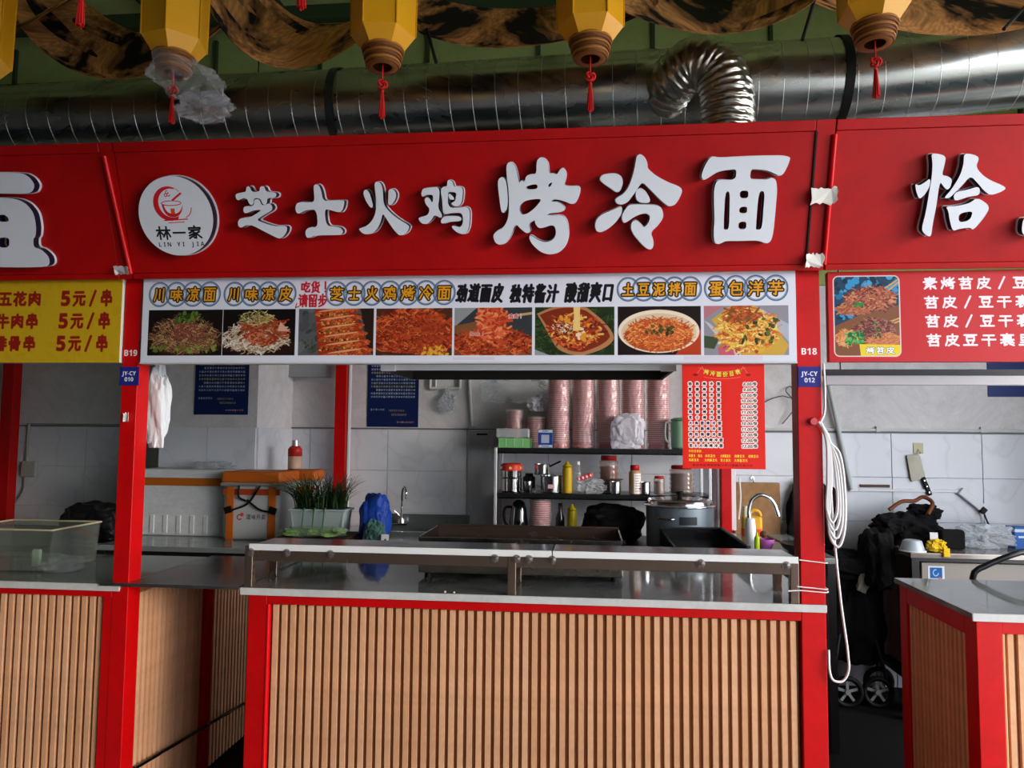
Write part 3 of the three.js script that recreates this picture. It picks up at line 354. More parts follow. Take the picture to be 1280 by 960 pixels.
const redTex = ctex(2048, 466, (c) => {
  c.fillStyle = '#bb1218'; c.fillRect(0, 0, 2048, 466); seed = 12;
  const rx = 26, ry = 24, rw = 322, rh = 414, path = () => { c.beginPath(); c.roundRect(rx, ry, rw, rh, 26); };
  c.save(); path(); c.clip(); c.fillStyle = '#123a58'; c.fillRect(rx, ry, rw, rh); blobs(c, 90, rx, ry, rw, 220, ['#1d6a96', '#0f3450', '#2b8cc0', '#0b2236', '#3a9ac8'], 8, 28);
  poly(c, '#7a4a2c', rx, ry + 260, rx + 150, ry + 190, rx + rw, ry + 150, rx + rw, ry + rh, rx, ry + rh); c.strokeStyle = '#c99a5a'; c.lineWidth = 8; for (const [a, b, d, e] of [[215, 90, 330, 10], [230, 110, 330, 24], [240, 250, 330, 215], [245, 262, 330, 230]]) { c.beginPath(); c.moveTo(rx + a, ry + b); c.lineTo(rx + d, ry + e); c.stroke(); }
  heap(c, 420, rx + 180, ry + 118, 118, 56, ['#7a3026', '#96463a', '#5c221c', '#b06a4a', '#a85a3c', '#c88a66'], 9, 26); heap(c, 120, rx + 90, ry + 172, 80, 26, ['#a85a3c', '#c07848', '#8a4430'], 8, 22); heap(c, 300, rx + 200, ry + 285, 90, 60, ['#6a2c28', '#8c4a40', '#4f201c', '#a06a58'], 9, 24); heap(c, 150, rx + 250, ry + 335, 80, 40, ['#b4623c', '#c8824e'], 8, 22); heap(c, 100, rx + 60, ry + 320, 50, 40, ['#c0703c', '#d89a62'], 8, 20);
  blobs(c, 70, rx + 56, ry + 290, 84, 60, ['#2f8a3c', '#1d5a28', '#4caa50'], 6, 13); blobs(c, 18, rx + 96, ry + 138, 50, 26, ['#2f7a34', '#1d5a28'], 5, 10); blobs(c, 16, rx + 190, ry + 240, 40, 80, ['#3a6a34', '#2a4a28'], 5, 9);
  poly(c, '#e2c81e', rx + 122, ry + 352, rx + rw, ry + 356, rx + rw, ry + rh, rx + 128, ry + rh); line(c, '烤苕皮', rx + 150, ry + 366, 146, 36, [[9, '#5a5a50'], [5, '#f2f2ea']], { fill: 0.85 }); c.restore();
  path(); c.strokeStyle = '#d8c4c4'; c.lineWidth = 6; c.stroke();
  const W = [[9.5, '#e6e2ea']];
  ['素烤苕皮/豆干', '苕皮/豆干裹肉汤', '苕皮/豆干裹鸡柳', '苕皮豆干裹里脊'].forEach((t, i) => line(c, t, 455 + i * 3, 34 + i * 97, [598, 694, 694, 610][i], 62, W, { fill: 0.78 }));
  ['5元/份', '7元/份', '8元/份', '8元/份'].forEach((t, i) => line(c, t, 1260, 34 + i * 97, 330, 62, W, { fill: 0.8 }));
  line(c, '裹', 936, 400, 58, 54, [[8, '#e8b81c']]);
});
panelWithPrint('menu_banner', 'red menu banner with a grilled meat photo right of the B18 post', 'banner', 2.815, 4.25, 1.866, 2.19, 0.0, 0.03, redTex, mat('#a80f14', 0.5));

// ---------------------------------------------------------------- posts
function post(x0, x1, z0, z1, h, label, num, code) {
  const o = thing('stall_post', label, 'post', [(x0 + x1) / 2, 0, (z0 + z1) / 2]), w = x1 - x0, d = z1 - z0;
  part(o, 'tube', ext(-w / 2, w / 2, 0, h, -d / 2, d / 2, 0.003), red);
  if (num) {
    part(o, 'number_print', T(new THREE.PlaneGeometry(0.064, 0.046), 0, 1.905, d / 2 + 0.0008), mat('#ffffff', 0.4, 0, { map: ctex(128, 92, (c) => { c.fillStyle = '#c40d12'; c.fillRect(0, 0, 128, 92); c.fillStyle = '#ece6e8'; c.font = 'bold 66px sans-serif'; c.textAlign = 'center'; c.fillText(num, 64, 70, 122); }) }), 'white stall number print');
    const s = part(o, 'code_plate', ext(-0.0395, 0.0395, -0.0365, 0.0365, 0, 0.003), mat('#1d2270', 0.4), 'blue code plate with white lettering', [0, 1.813, d / 2]);
    part(s, 'plate_print', T(new THREE.PlaneGeometry(0.078, 0.072), 0, 0, 0.0036), mat('#ffffff', 0.4, 0, { map: ctex(256, 236, (c) => { c.fillStyle = '#222880'; c.fillRect(0, 0, 256, 236); c.fillStyle = '#e6e6f0'; c.font = 'bold 74px sans-serif'; c.textAlign = 'center'; c.fillText('JY-CY', 128, 108, 226); c.fillText(code, 128, 184); }) }));
  }
  return o;
}
post(0.136, 0.202, -0.092, -0.012, 2.2, 'red square post carrying the stall number B19', 'B19', '010');
const postR = post(2.706, 2.79, -0.092, -0.012, 2.2, 'red square post carrying the stall number B18', 'B18', '012');
part(postR, 'red_knob', [cyl(0.012, 0.016, 0.02, 0, 0, 0, 20, Math.PI / 2)], mat('#c8505a', 0.4), 'pinkish round knob', [0.008, 1.653, 0.05]);
post(0.225, 0.306, -2.34, -2.26, 2.62, 'red rear post against the tiled wall behind the orange delivery boxes');
post(2.83, 2.895, -2.34, -2.26, 2.62, 'red rear post against the wall beside the wooden cutting board');
post(-2.26, -2.17, -2.34, -2.26, 2.62, 'red rear post at the far left edge beside the junction box');
scrap('tape_scrap', 'small white tape square stuck on the B19 post', 'tape', 0.022, 0.03, [0.168, 1.652, -0.0145], 31, paper, 0);

// ---------------------------------------------------------------- counters
const slatGeo = (h) => { const s = new THREE.Shape([[-0.0104, 0], [-0.0094, 0.012], [0.0094, 0.012], [0.0104, 0]].map((p) => new THREE.Vector2(...p))); const g = new THREE.ExtrudeGeometry(s, { depth: h, bevelEnabled: false }); g.rotateX(-Math.PI / 2); g.scale(1, 1, -1); const i = g; i.rotateY(0); const p = i.attributes.position; for (let k = 0; k < p.count; k += 3) { for (const a of ['position', 'uv', 'normal']) { const q = i.attributes[a], n = q.itemSize; for (let c = 0; c < n; c++) { const t = q.array[(k + 1) * n + c]; q.array[(k + 1) * n + c] = q.array[(k + 2) * n + c]; q.array[(k + 2) * n + c] = t; } } } i.computeVertexNormals(); return metres(i); };
const PITCH = 0.0338;
function slats(o, n, h, at, turn) { const g = slatGeo(h); seed = 77; for (let i = 0; i < n; i++) { const m = part(o, 'slat', g, slatMats[Math.floor(rnd() * 3)], undefined, at(i)); m.rotation.y = turn; } }
{
  const o = thing('counter_base', 'red framed counter of the middle stall faced with upright tan slats', 'counter', [0, 0, 0]);
  part(o, 'carcass', ext(0.69, 2.7, 0.02, 0.985, -0.74, -0.036), shadedSlatBack);
  part(o, 'frame_stile', ext(0.684, 0.757, 0, 0.986, -0.75, -0.012, 0.003), red);
  part(o, 'frame_rail', ext(0.757, 2.705, 0.953, 0.986, -0.06, -0.012, 0.002), red);
  part(o, 'corner_bead', ext(0.757, 0.768, 0.06, 0.953, -0.05, -0.009, 0.004), redGloss, 'glossy red corner bead');
  part(o, 'frame_plinth', ext(0.757, 2.705, 0, 0.06, -0.06, -0.012, 0.002), red);
  slats(o, 57, 0.885, (i) => [0.787 + i * PITCH, 0.064, -0.036], 0);
}
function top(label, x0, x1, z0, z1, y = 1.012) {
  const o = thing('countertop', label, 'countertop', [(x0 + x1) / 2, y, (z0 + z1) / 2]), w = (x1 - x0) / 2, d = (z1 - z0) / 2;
  part(o, 'slab', ext(-w, w, -0.02, 0, -d, d - 0.008, 0.002), shadedQuartz);
  part(o, 'edge_strip', ext(-w, w, -0.026, 0.0005, d - 0.008, d, 0.002), litSlabEdge);  // added part: front of the same slab, front light put into its colour
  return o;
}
top('long stone countertop with shade painted on the top and light on the front edge, under the steel serving rack', 0.655, 2.79, -0.75, 0.0);
{
  const o = thing('counter_base', 'left stall counter with tan slats left of the B19 post', 'counter', [0, 0, 0]);
  part(o, 'carcass', [ext(-1.2, 0.134, 0.02, 0.985, -0.66, -0.036), ext(0.134, 0.18, 0.02, 0.985, -0.66, -0.095)], shadedSlatBack);
  part(o, 'frame_rail', ext(-1.2, 0.135, 0.96, 0.986, -0.06, -0.012, 0.002), red);
  part(o, 'frame_stile', ext(0.1, 0.135, 0.02, 0.96, -0.06, -0.014, 0.002), red);
  part(o, 'frame_stile', ext(0.17, 0.201, 0, 0.986, -0.69, -0.635, 0.002), red);
  part(o, 'kick_rail', rod([0.205, 0.288, -0.1], [0.205, 0.209, -1.045], 0.008), steelDull, 'thin metal kick rail');
  slats(o, 38, 0.895, (i) => [0.083 - i * PITCH, 0.064, -0.036], 0);
  slats(o, 15, 0.895, (i) => [0.181, 0.064, -0.118 - i * PITCH], Math.PI / 2);
}
{
  const o = thing('slatted_panel', 'slatted side panel deeper in the gap behind the left counter', 'panel', [0.16, 0, 0]);
  part(o, 'board', ext(0, 0.012, 0.02, 0.93, -1.19, -0.695), shadedSlatBack);
  part(o, 'end_stile', ext(0, 0.022, 0.02, 0.935, -1.198, -1.172), red);
  slats(o, 14, 0.9, (i) => [0.012, 0.025, -0.712 - i * PITCH], Math.PI / 2);
}
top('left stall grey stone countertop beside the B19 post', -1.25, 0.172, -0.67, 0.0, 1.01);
{
  const o = thing('flap_board', 'thin grey metal flap board bridging the gap right of the B19 post', 'board', [0, 1.012, 0]);
  part(o, 'sheet', ext(0.204, 0.654, 0, 0.006, -0.66, 0.004), mat('#4c4f50', 0.28, 0.5, { roughnessMap: smudge }));
  part(o, 'front_lip', ext(0.098, 0.654, -0.006, 0.006, 0.004, 0.008), steel);
}
{
  const o = thing('counter_base', 'right stall counter with dark slatted side standing across the aisle', 'counter', [0, 0, 0]);
  part(o, 'carcass', ext(3.3, 4.7, 0.02, 0.975, -0.62, -0.036), shadedSlatBack);
  part(o, 'frame_stile', ext(3.284, 3.368, 0, 0.978, -0.09, -0.008, 0.003), red);
  part(o, 'frame_stile', ext(3.284, 3.32, 0, 0.978, -0.64, -0.57, 0.003), red);
  part(o, 'frame_rail', ext(3.284, 3.32, 0.91, 0.978, -0.57, -0.09, 0.003), red);
  part(o, 'frame_rail', ext(3.368, 4.7, 0.932, 0.978, -0.06, -0.01, 0.002), red);
  part(o, 'edge_bead', ext(3.369, 3.378, 0.05, 0.931, -0.05, -0.012, 0.003), mat('#cf9f74', 0.5));
  slats(o, 14, 0.86, (i) => [3.3, 0.05, -0.105 - i * PITCH], -Math.PI / 2);
  slats(o, 12, 0.87, (i) => [3.402 + i * PITCH, 0.06, -0.036], 0);
}
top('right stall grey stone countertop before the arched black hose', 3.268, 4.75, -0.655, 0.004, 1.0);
{ // black hose over the right counter
  single('black_hose', 'thick black hose arching up behind the right stall countertop', 'hose', tube([[3.63, 0.5, -0.74], [3.618, 0.9, -0.72], [3.62, 0.99, -0.72], [3.632, 1.026, -0.72], [3.665, 1.044, -0.72], [3.712, 1.068, -0.72], [3.774, 1.094, -0.72], [3.85, 1.11, -0.74], [4.0, 1.08, -0.8], [4.3, 0.7, -0.82], [4.4, 0.1, -0.85], [4.42, 0.016, -0.9]], 0.013, 90, 10), mat('#111214', 0.35));
}

// ---------------------------------------------------------------- steel serving rack standing on the middle counter
{
  const o = thing('serving_rack', 'low steel serving rack running along the middle countertop', 'rack', [0, 1.012, 0]);
  part(o, 'top_sheet', [ext(0.682, 1.828, 0.148, 0.156, -0.235, -0.012, 0.002), ext(1.832, 2.698, 0.148, 0.156, -0.235, -0.012, 0.002)], mat('#77777a', 0.28, 0.8, { roughnessMap: smudge }));
  part(o, 'front_strip', [ext(0.682, 1.828, 0.14, 0.164, -0.012, -0.006, 0.002), ext(1.832, 2.698, 0.14, 0.164, -0.012, -0.006, 0.002)], mat('#e2e3e4', 0.35), 'white front strip');
  const bronze = mat('#7d6a5e', 0.38, 0.8, { roughnessMap: smudge });
  part(o, 'front_rail', ext(0.68, 2.7, 0.1, 0.14, -0.036, -0.008, 0.003), bronze);
  part(o, 'rear_rail', ext(0.68, 2.7, 0.12, 0.148, -0.255, -0.235, 0.003), steelDull);
  for (const x of [0.682, 1.683, 2.684]) for (const z of [-0.022, -0.25]) part(o, 'leg', ext(x - 0.0155, x + 0.0155, 0, z > -0.1 ? 0.158 : 0.15, z - 0.0155, z + 0.0155, 0.003), bronze);
  for (const x of [0.69, 0.83, 1.0, 1.62, 1.70, 1.745, 1.83, 2.36, 2.655]) part(o, 'suction_pad', T(lathe([[0, 0.005], [0.005, 0.005], [0.006, 0.003], [0.015, 0.001], [0.016, -0.001], [0, -0.001]], 20), x, 0.132, -0.004, Math.PI / 2), phys('#d8d0d0', 0.12, { transmission: 0.93, thickness: 0 }));
}
// flat griddle behind it
{
  const o = thing('griddle', 'wide flat steel griddle with raised rims behind the serving rack', 'griddle', [0, 1.012, 0]), oily = mat('#5c4c44', 0.4, 0.6, { roughnessMap: smudge });
  part(o, 'body', ext(1.27, 2.1, 0.02, 0.118, -0.7, -0.3, 0.004), mat('#8d857b', 0.4, 0.8, { roughnessMap: smudge }));
  part(o, 'cooking_plate', ext(1.278, 2.092, 0.118, 0.124, -0.692, -0.308), oily);
  part(o, 'front_rim', ext(1.27, 2.1, 0.118, 0.163, -0.306, -0.3), steelDull);
  part(o, 'back_splash', [ext(1.27, 2.1, 0.118, 0.166, -0.7, -0.694), rod([1.27, 0.168, -0.697], [2.1, 0.168, -0.697], 0.005)], oily);
  for (const x of [1.27, 2.094]) part(o, 'side_splash', ext(x, x + 0.006, 0.118, 0.166, -0.694, -0.306), steelDull);
  for (const x of [1.305, 2.065]) for (const z of [-0.33, -0.67]) part(o, 'foot', cyl(0.013, 0.015, 0.02, x, 0.01, z, 16), black);
}
for (const [x, z, w] of [[1.434, -0.026, 'left'], [1.469, -0.02, 'right']]) single('food_crumb', `pale crumb on the countertop, the ${w} one of two left of the rack centre leg`, 'crumb', lump(0.004, 0.003, 0.004, 0.3, 2, z * 99, 1), mat('#d9d4c4', 0.8), [x, 1.0148, z]);

// ---------------------------------------------------------------- back of the stall: tables, rack of pots and bowls
function table(label, x0, x1, z0, z1, y, m, apron = 0.06) {
  const o = thing('work_table', label, 'table', [0, 0, 0]);
  part(o, 'tabletop', ext(x0, x1, y - 0.03, y, z0, z1, 0.004), m);
  part(o, 'apron', ext(x0 + 0.02, x1 - 0.02, y - 0.03 - apron, y - 0.03, z1 - 0.04, z1 - 0.02), darkSteel);
  for (const x of [x0 + 0.03, x1 - 0.03]) for (const z of [z0 + 0.03, z1 - 0.03]) part(o, 'leg', ext(x - 0.02, x + 0.02, 0, y - 0.03, z - 0.02, z + 0.02), darkSteel);
  part(o, 'lower_shelf', ext(x0 + 0.01, x1 - 0.01, 0.2, 0.225, z0 + 0.02, z1 - 0.02), darkSteel);
  return o;
}
const benchSteel = mat('#98a19f', 0.3, 0.35, { roughnessMap: smudge });
const tl = table('steel work table at left carrying the foam box and orange delivery boxes', -0.76, 1.14, -1.82, -1.2, 0.97, benchSteel);
part(tl, 'front_board', ext(-0.74, 1.12, 0.3, 0.88, -1.22, -1.205), mat('#50342a', 0.7));
part(tl, 'red_edge', ext(0.16, 0.6, 0.905, 0.94, -1.21, -1.2), red, 'red painted edge');
table('low steel side table behind the left work table by the pier', -0.11, 0.58, -2.24, -1.83, 0.97, benchSteel);
table('dark steel work table under the pot rack', 1.18, 2.19, -2.34, -1.55, 0.95, mat('#2b2d2e', 0.45, 0.6));
table('steel work table under the big stew pot and the glossy tray', 2.2, 2.74, -2.25, -0.78, 0.95, mat('#3a3c3d', 0.4, 0.7));
table('narrow steel table at right carrying the gooseneck faucet and detergent', 2.76, 3.24, -2.24, -1.28, 0.98, benchSteel);
{
  const o = thing('sink', 'stainless sink basin with a splash back in the left rear corner', 'sink', [0, 0, 0]), m = mat('#777c7d', 0.3, 0.5, { roughnessMap: smudge });
  const X0 = 0.6, X1 = 1.15, Z0 = -2.36, Z1 = -1.84, Y = 0.985;
  part(o, 'basin', [ext(X0, X1, 0.72, 0.73, Z0, Z1), ext(X0, X0 + 0.012, 0.73, Y, Z0, Z1), ext(X1 - 0.012, X1, 0.73, Y, Z0, Z1), ext(X0, X1, 0.73, Y, Z1 - 0.012, Z1), ext(X0, X1, 0.73, Y, Z0, Z0 + 0.012)], m);
  part(o, 'rim', [ext(X0 - 0.01, X1 + 0.01, Y, Y + 0.01, Z1 - 0.03, Z1 + 0.01), ext(X0 - 0.01, X0 + 0.03, Y, Y + 0.01, Z0, Z1), ext(X1 - 0.03, X1 + 0.01, Y, Y + 0.01, Z0, Z1)], m);
  part(o, 'splash_back', ext(X0 - 0.01, X1 + 0.01, Y, 1.05, Z0 - 0.01, Z0 + 0.005), m);
  for (const x of [X0 + 0.02, X1 - 0.02]) for (const z of [Z0 + 0.02, Z1 - 0.02]) part(o, 'leg', cyl(0.015, 0.015, 0.72, x, 0.36, z, 12), steelDull);
}
{
  const o = thing('faucet', 'thin chrome faucet over the left rear sink', 'faucet', [0.7, 0.995, -2.3]);
  part(o, 'base', [cyl(0.022, 0.026, 0.03, 0, 0.015, 0), ext(-0.05, 0.05, -0.01, 0.004, -0.03, 0.06, 0.003)], chrome);
  part(o, 'spout', tube([[0, 0.02, 0], [0, 0.12, 0], [0.008, 0.215, 0.02], [0.028, 0.248, 0.05], [0.046, 0.215, 0.07], [0.044, 0.165, 0.07]], 0.0085, 50, 10), chrome);
  part(o, 'handle', rod([-0.012, 0.05, 0.01], [-0.045, 0.085, 0.03], 0.006), chrome);
}
{
  const o = thing('faucet', 'tall chrome gooseneck faucet with a white base before the cutting board', 'faucet', [2.849, 0.98, -1.5]);
  part(o, 'base', lathe([[0, 0], [0.03, 0], [0.029, 0.12], [0.025, 0.168], [0.018, 0.175], [0, 0.175]], 28), whitePlastic, 'white plastic base');
  part(o, 'spout', tube([[-0.005, 0.17, 0], [-0.006, 0.22, 0], [0.012, 0.274, 0], [0.055, 0.302, 0], [0.1, 0.288, 0], [0.13, 0.252, 0], [0.143, 0.212, 0]], 0.0115, 60, 12), chrome);
  part(o, 'nozzle', cyl(0.014, 0.013, 0.03, 0.146, 0.202, 0, 16, 0, 0, 0.25), chrome);
}
{ // rack
  const o = thing('pot_rack', 'two-shelf dark steel rack holding pots, jars and stacked bowls', 'shelf', [0, 0.95, 0]), sh = mat('#2e2f30', 0.4, 0.6, { roughnessMap: smudge });
  for (const y of [0.532, 0.25]) part(o, 'shelf', [ext(1.372, 2.722, y, y + 0.008, -2.3, -1.95), ext(1.372, 2.722, y, y + 0.036, -1.958, -1.95, 0.002), ext(1.372, 2.722, y, y + 0.03, -2.3, -2.292)].map((g) => g.translate(0, 0, 0)), sh);
  for (const y of [0.532, 0.25]) part(o, 'shelf_board', ext(1.376, 2.718, y + 0.026, y + 0.0355, -2.29, -1.96), sh);
  for (const x of [1.386, 2.706]) for (const z of [-1.944, -2.29]) part(o, 'upright', ext(x - 0.009, x + 0.009, 0, 0.57, z - 0.009, z + 0.009, 0.003), mat('#d6d8da', 0.25, 0.4));
}
const SH1 = 1.5185, SH2 = 1.2365, TB = 0.95;
// stacked paper bowls
const rimTex = ctex(4, 64, (c) => { c.fillStyle = '#c96a70'; c.fillRect(0, 0, 4, 64); c.fillStyle = '#efdcd8'; c.fillRect(0, 20, 4, 18); }), bowlPink = mat('#ffffff', 0.5, 0, { map: rimTex }), bowlPale = mat('#fff2ee', 0.5, 0, { map: rimTex }), bowlRed = mat('#b33a3c', 0.5);
const sleeve = phys('#f6eeee', 0.22, { transmission: 0.8, thickness: 0, ior: 1.45 });
const bowlGeo = (r) => lathe([[0, 0], [r * 0.78, 0], [r * 0.985, r * 0.62], [r * 1.04, r * 0.64], [r * 1.04, r * 0.68], [r * 0.97, r * 0.68], [r * 0.76, 0.004], [0, 0.004]], 28);
function bowlStack(x, y, z, r, n, pitch, label, opts = {}) {
  const o = thing('bowl_stack', label, 'bowls', [x, y, z], opts.group), g = bowlGeo(r);
  seed = Math.round(x * 1000);
  for (let i = 0; i < n; i++) { const m = part(o, 'bowl', g, opts.mats ? opts.mats[i % opts.mats.length] : rnd() < 0.3 ? bowlPale : bowlPink, undefined, [rr(-0.0015, 0.0015), 0.003 + i * pitch, rr(-0.0015, 0.0015)]); m.rotation.x = 0; }
  const H = n * pitch + r * 0.7, sg = new THREE.CylinderGeometry(r * 1.1, r * 1.1, H, 64, 60, true), p = sg.attributes.position;
  for (let i = 0; i < p.count; i++) { const X = p.getX(i), Y = p.getY(i), Z = p.getZ(i), a = Math.atan2(Z, X), k = 1.02 + 0.06 * noise.noise(a * 2.5 + x * 9, Y * 22, a) + 0.05 * noise.noise(a * 7, Y * 60 + x, 3 + a * 2); p.setXYZ(i, X * k, Y + H / 2, Z * k); }
  sg.computeVertexNormals();
  part(o, 'plastic_sleeve', sg, sleeve);
  if (opts.knot) part(o, 'red_band', T(new THREE.CylinderGeometry(r * 0.9, r * 1.0, 0.03, 32, 1, true), 0, 0.016, 0), mat('#b3161c', 0.4), 'red gathered band');
  return o;
}
const POS = ['first of five tall stacks of pink paper bowls counting from the blue payment stand', 'second tall stack of pink paper bowls right of the payment stand', 'third and middle tall stack of pink paper bowls under the hood', 'fourth tall stack of pink paper bowls, behind the crumpled lilac bag', 'tall stack of pink paper bowls nearest the red price poster'];
POS.forEach((l, i) => bowlStack(1.776 + i * 0.1595, SH1, -2.13, 0.066, 33, 0.0128, l, { knot: true, group: 'tall bowl stacks on the top shelf' }));
bowlStack(1.625, SH1, -2.18, 0.056, 13, 0.0125, 'short pink bowl stack in cloudy plastic behind the payment stand');
bowlStack(1.48, SH1, -2.2, 0.05, 17, 0.0125, 'short dark red bowl stack behind the green seasoning box', { mats: [bowlRed, mat('#8f3034', 0.5)] });
bowlStack(1.665, TB, -2.05, 0.062, 15, 0.0135, 'pink bowl stack in a tied bag on the table under the rack', { mats: [bowlPale, bowlPink] });
single('plastic_bag', 'knotted clear bag top above the pink bowls on the table', 'bag', lump(0.055, 0.045, 0.05, 0.5, 2.4, 4, 3), clear, [1.665, TB + 0.275, -2.05]);
single('plastic_bag', 'large loose clear plastic bag draped over the short bowl stacks', 'bag', lump(0.2, 0.1, 0.07, 0.5, 1.8, 11, 5), clear, [1.5, 1.9, -2.2]);
single('plastic_bag', 'cloudy crumpled plastic bag at the left of the tall bowl stacks', 'bag', lump(0.065, 0.05, 0.06, 0.4, 2.2, 17, 4), milky, [1.63, 1.80, -2.2]);
single('plastic_bag', 'crumpled lilac white bag standing before the fourth bowl stack', 'bag', lump(0.1, 0.112, 0.045, 0.28, 2.1, 23, 5, 0.35, 0.12), milky, [2.213, SH1 + 0.104, -2.01]);
{
  const o = thing('seasoning_box', 'green divided seasoning box with a clear lid at the end of the top shelf', 'box', [1.5, SH1, -2.02]), gm = mat('#7fc07a', 0.45);
  part(o, 'tray', [ext(-0.105, 0.105, 0, 0.006, -0.05, 0.05), ext(-0.105, 0.105, 0.006, 0.06, 0.046, 0.05), ext(-0.105, 0.105, 0.006, 0.06, -0.05, -0.046), ext(-0.105, -0.1, 0.006, 0.06, -0.05, 0.05), ext(0.1, 0.105, 0.006, 0.06, -0.05, 0.05)], gm);
  for (const x of [-0.053, 0, 0.053]) part(o, 'divider', ext(x - 0.002, x + 0.002, 0.006, 0.058, -0.046, 0.052), mat('#b4d9b0', 0.45));
  part(o, 'lid', rb(0.21, 0.06, 0.1, 0.01, -0.012, 0.092, 0), film, 'clear hinged lid');
}
{
  const o = thing('payment_stand', 'small blue payment stand with a blank white square on the top shelf', 'sign', [1.697, SH1, -1.975]);
  part(o, 'board', T(rb(0.092, 0.116, 0.006, 0.003), 0, 0.058, 0, -0.12), mat('#1a3f86', 0.35));
  part(o, 'print', T(new THREE.PlaneGeometry(0.088, 0.112), 0, 0.0584, 0.0034, -0.12), mat('#fff', 0.35, 0, { map: ctex(176, 224, (c) => { c.fillStyle = '#1c4592'; c.fillRect(0, 0, 176, 224); c.fillStyle = '#c6cbd6'; c.fillRect(0, 0, 176, 34); c.fillRect(0, 190, 176, 34); c.fillStyle = '#a9b3c6'; c.fillRect(36, 62, 100, 104); c.fillStyle = '#20366e'; for (let i = 0; i < 6; i++) c.fillRect(50 + i * 13, 10, 9, 13); for (let i = 0; i < 7; i++) c.fillRect(40 + i * 14, 200, 10, 12); c.fillStyle = '#d84a30'; c.fillRect(6, 196, 14, 14); }) }));
  part(o, 'foot', ext(-0.04, 0.04, 0, 0.004, -0.045, 0.012), mat('#1a3f86', 0.35));
}
{
  const o = thing('lidded_jug', 'pale green jug with a white handle half hidden by the price poster', 'jug', [2.545, SH1, -2.02]), m = mat('#8fb89a', 0.4);
  part(o, 'body', lathe([[0, 0], [0.06, 0], [0.064, 0.02], [0.066, 0.17], [0.06, 0.178], [0, 0.178]], 32), m);
  part(o, 'lid', lathe([[0, 0.2], [0.05, 0.196], [0.066, 0.186], [0.066, 0.178], [0, 0.178]], 32), mat('#6f9a7c', 0.4));
  part(o, 'handle', tube([[-0.06, 0.165, 0.01], [-0.092, 0.168, 0.01], [-0.098, 0.14, 0.01], [-0.095, 0.06, 0.01], [-0.07, 0.035, 0.01]], 0.006, 40, 8), whitePlastic);
}
// pots, jars and bottles on the second shelf
function pot(label, x, y, z, r, h, more = {}) {
  const o = thing('steel_pot', label, 'pot', [x, y, z]);
  part(o, 'body', lathe([[0, 0], [r * 0.95, 0], [r, 0.006], [r, h - 0.004], [r * 1.06, h], [r * 1.06, h + 0.003], [r * 0.97, h + 0.002], [r * 0.96, 0.008], [0, 0.006]], 36), mat('#c6c7c7', 0.16, 1));
  if (more.handle) part(o, 'handle', rod([r, h * 0.8, 0.0], [r + more.handle, h * 0.8 + 0.035, 0.01], 0.006), black, 'dark slanted handle');
  if (more.lid) { part(o, 'lid', lathe([[0, h + 0.045], [r * 0.9, h + 0.042], [r * 1.08, h + 0.03], [r * 1.1, h - 0.004], [r * 1.04, h - 0.004], [0, h + 0.004]], 36), mat('#cf3a1e', 0.4), 'orange red lid with pale spots'); for (let k = 0; k < 5; k++) part(o, 'spot', T(new THREE.CylinderGeometry(0.009, 0.009, 0.003, 12), Math.sin(k - 2) * r * 1.085, h + 0.014, Math.cos(k - 2) * r * 1.085, Math.PI / 2, 0, 0).rotateY(0), mat('#e9d8a8', 0.5)); }
  return o;
}
pot('steel pot at the left end of the lower shelf, bottom of two', 1.475, SH2, -2.06, 0.066, 0.085);
pot('steel pot with an orange red lid on top of the leftmost pot', 1.475, SH2 + 0.089, -2.06, 0.064, 0.05, { lid: true });
pot('wide steel pot with a small pink label on the lower shelf', 1.735, SH2, -2.03, 0.07, 0.105);
pot('steel saucepan with a slanted handle stacked above the wide pot', 1.67, SH2 + 0.109, -2.1, 0.05, 0.066, { handle: 0.07 });
part(scene.getObjectByName('steel_pot_002'), 'paper_label', ext(-0.02, 0.02, 0.03, 0.055, 0.0695, 0.0705), mat('#d9b0ac', 0.6), 'small pink label');
single('food_tin', 'small steel tin between the lidded pot and the wide pot', 'tin', lathe([[0, 0], [0.026, 0], [0.026, 0.07], [0.023, 0.072], [0, 0.07]], 24), mat('#b9babb', 0.2, 1), [1.588, SH2, -2.0]);
single('storage_jar', 'squat black jar right of the orange lidded pot', 'jar', lathe([[0, 0], [0.036, 0], [0.04, 0.02], [0.04, 0.09], [0.026, 0.1], [0.026, 0.115], [0, 0.115]], 24), black, [1.585, SH2, -2.12]);
function squeeze(label, x, y, z, r, h, col) {
  const o = thing('squeeze_bottle', label, 'bottle', [x, y, z]);
  part(o, 'body', lathe([[0, 0], [r * 0.9, 0], [r, 0.008], [r, h * 0.74], [r * 0.85, h * 0.8], [r * 0.8, h * 0.82], [0, h * 0.82]], 24), mat(col, 0.35));
  part(o, 'cap', lathe([[0, h * 0.82], [r * 0.95, h * 0.82], [r * 0.95, h * 0.87], [r * 0.5, h * 0.9], [r * 0.2, h], [0, h]], 24), mat(col, 0.3));
}
squeeze('yellow mustard squeeze bottle standing among the pots on the shelf', 1.835, SH2, -1.99, 0.031, 0.2, '#bd9a14');
squeeze('yellow squeeze bottle on the table beside the bagged bowls', 1.865, TB, -2.0, 0.03, 0.22, '#a8970f');
{
  const o = thing('glass_bottle', 'empty clear ridged bottle right of the mustard bottle', 'bottle', [1.9, SH2, -2.0]);
  part(o, 'body', lathe([[0, 0], [0.026, 0], [0.028, 0.02], [0.025, 0.04], [0.028, 0.06], [0.025, 0.09], [0.028, 0.12], [0.02, 0.15], [0.012, 0.165], [0.012, 0.18], [0, 0.18]], 24), clear);
  part(o, 'cap', cyl(0.013, 0.013, 0.02, 0, 0.19, 0, 20), whitePlastic);
}
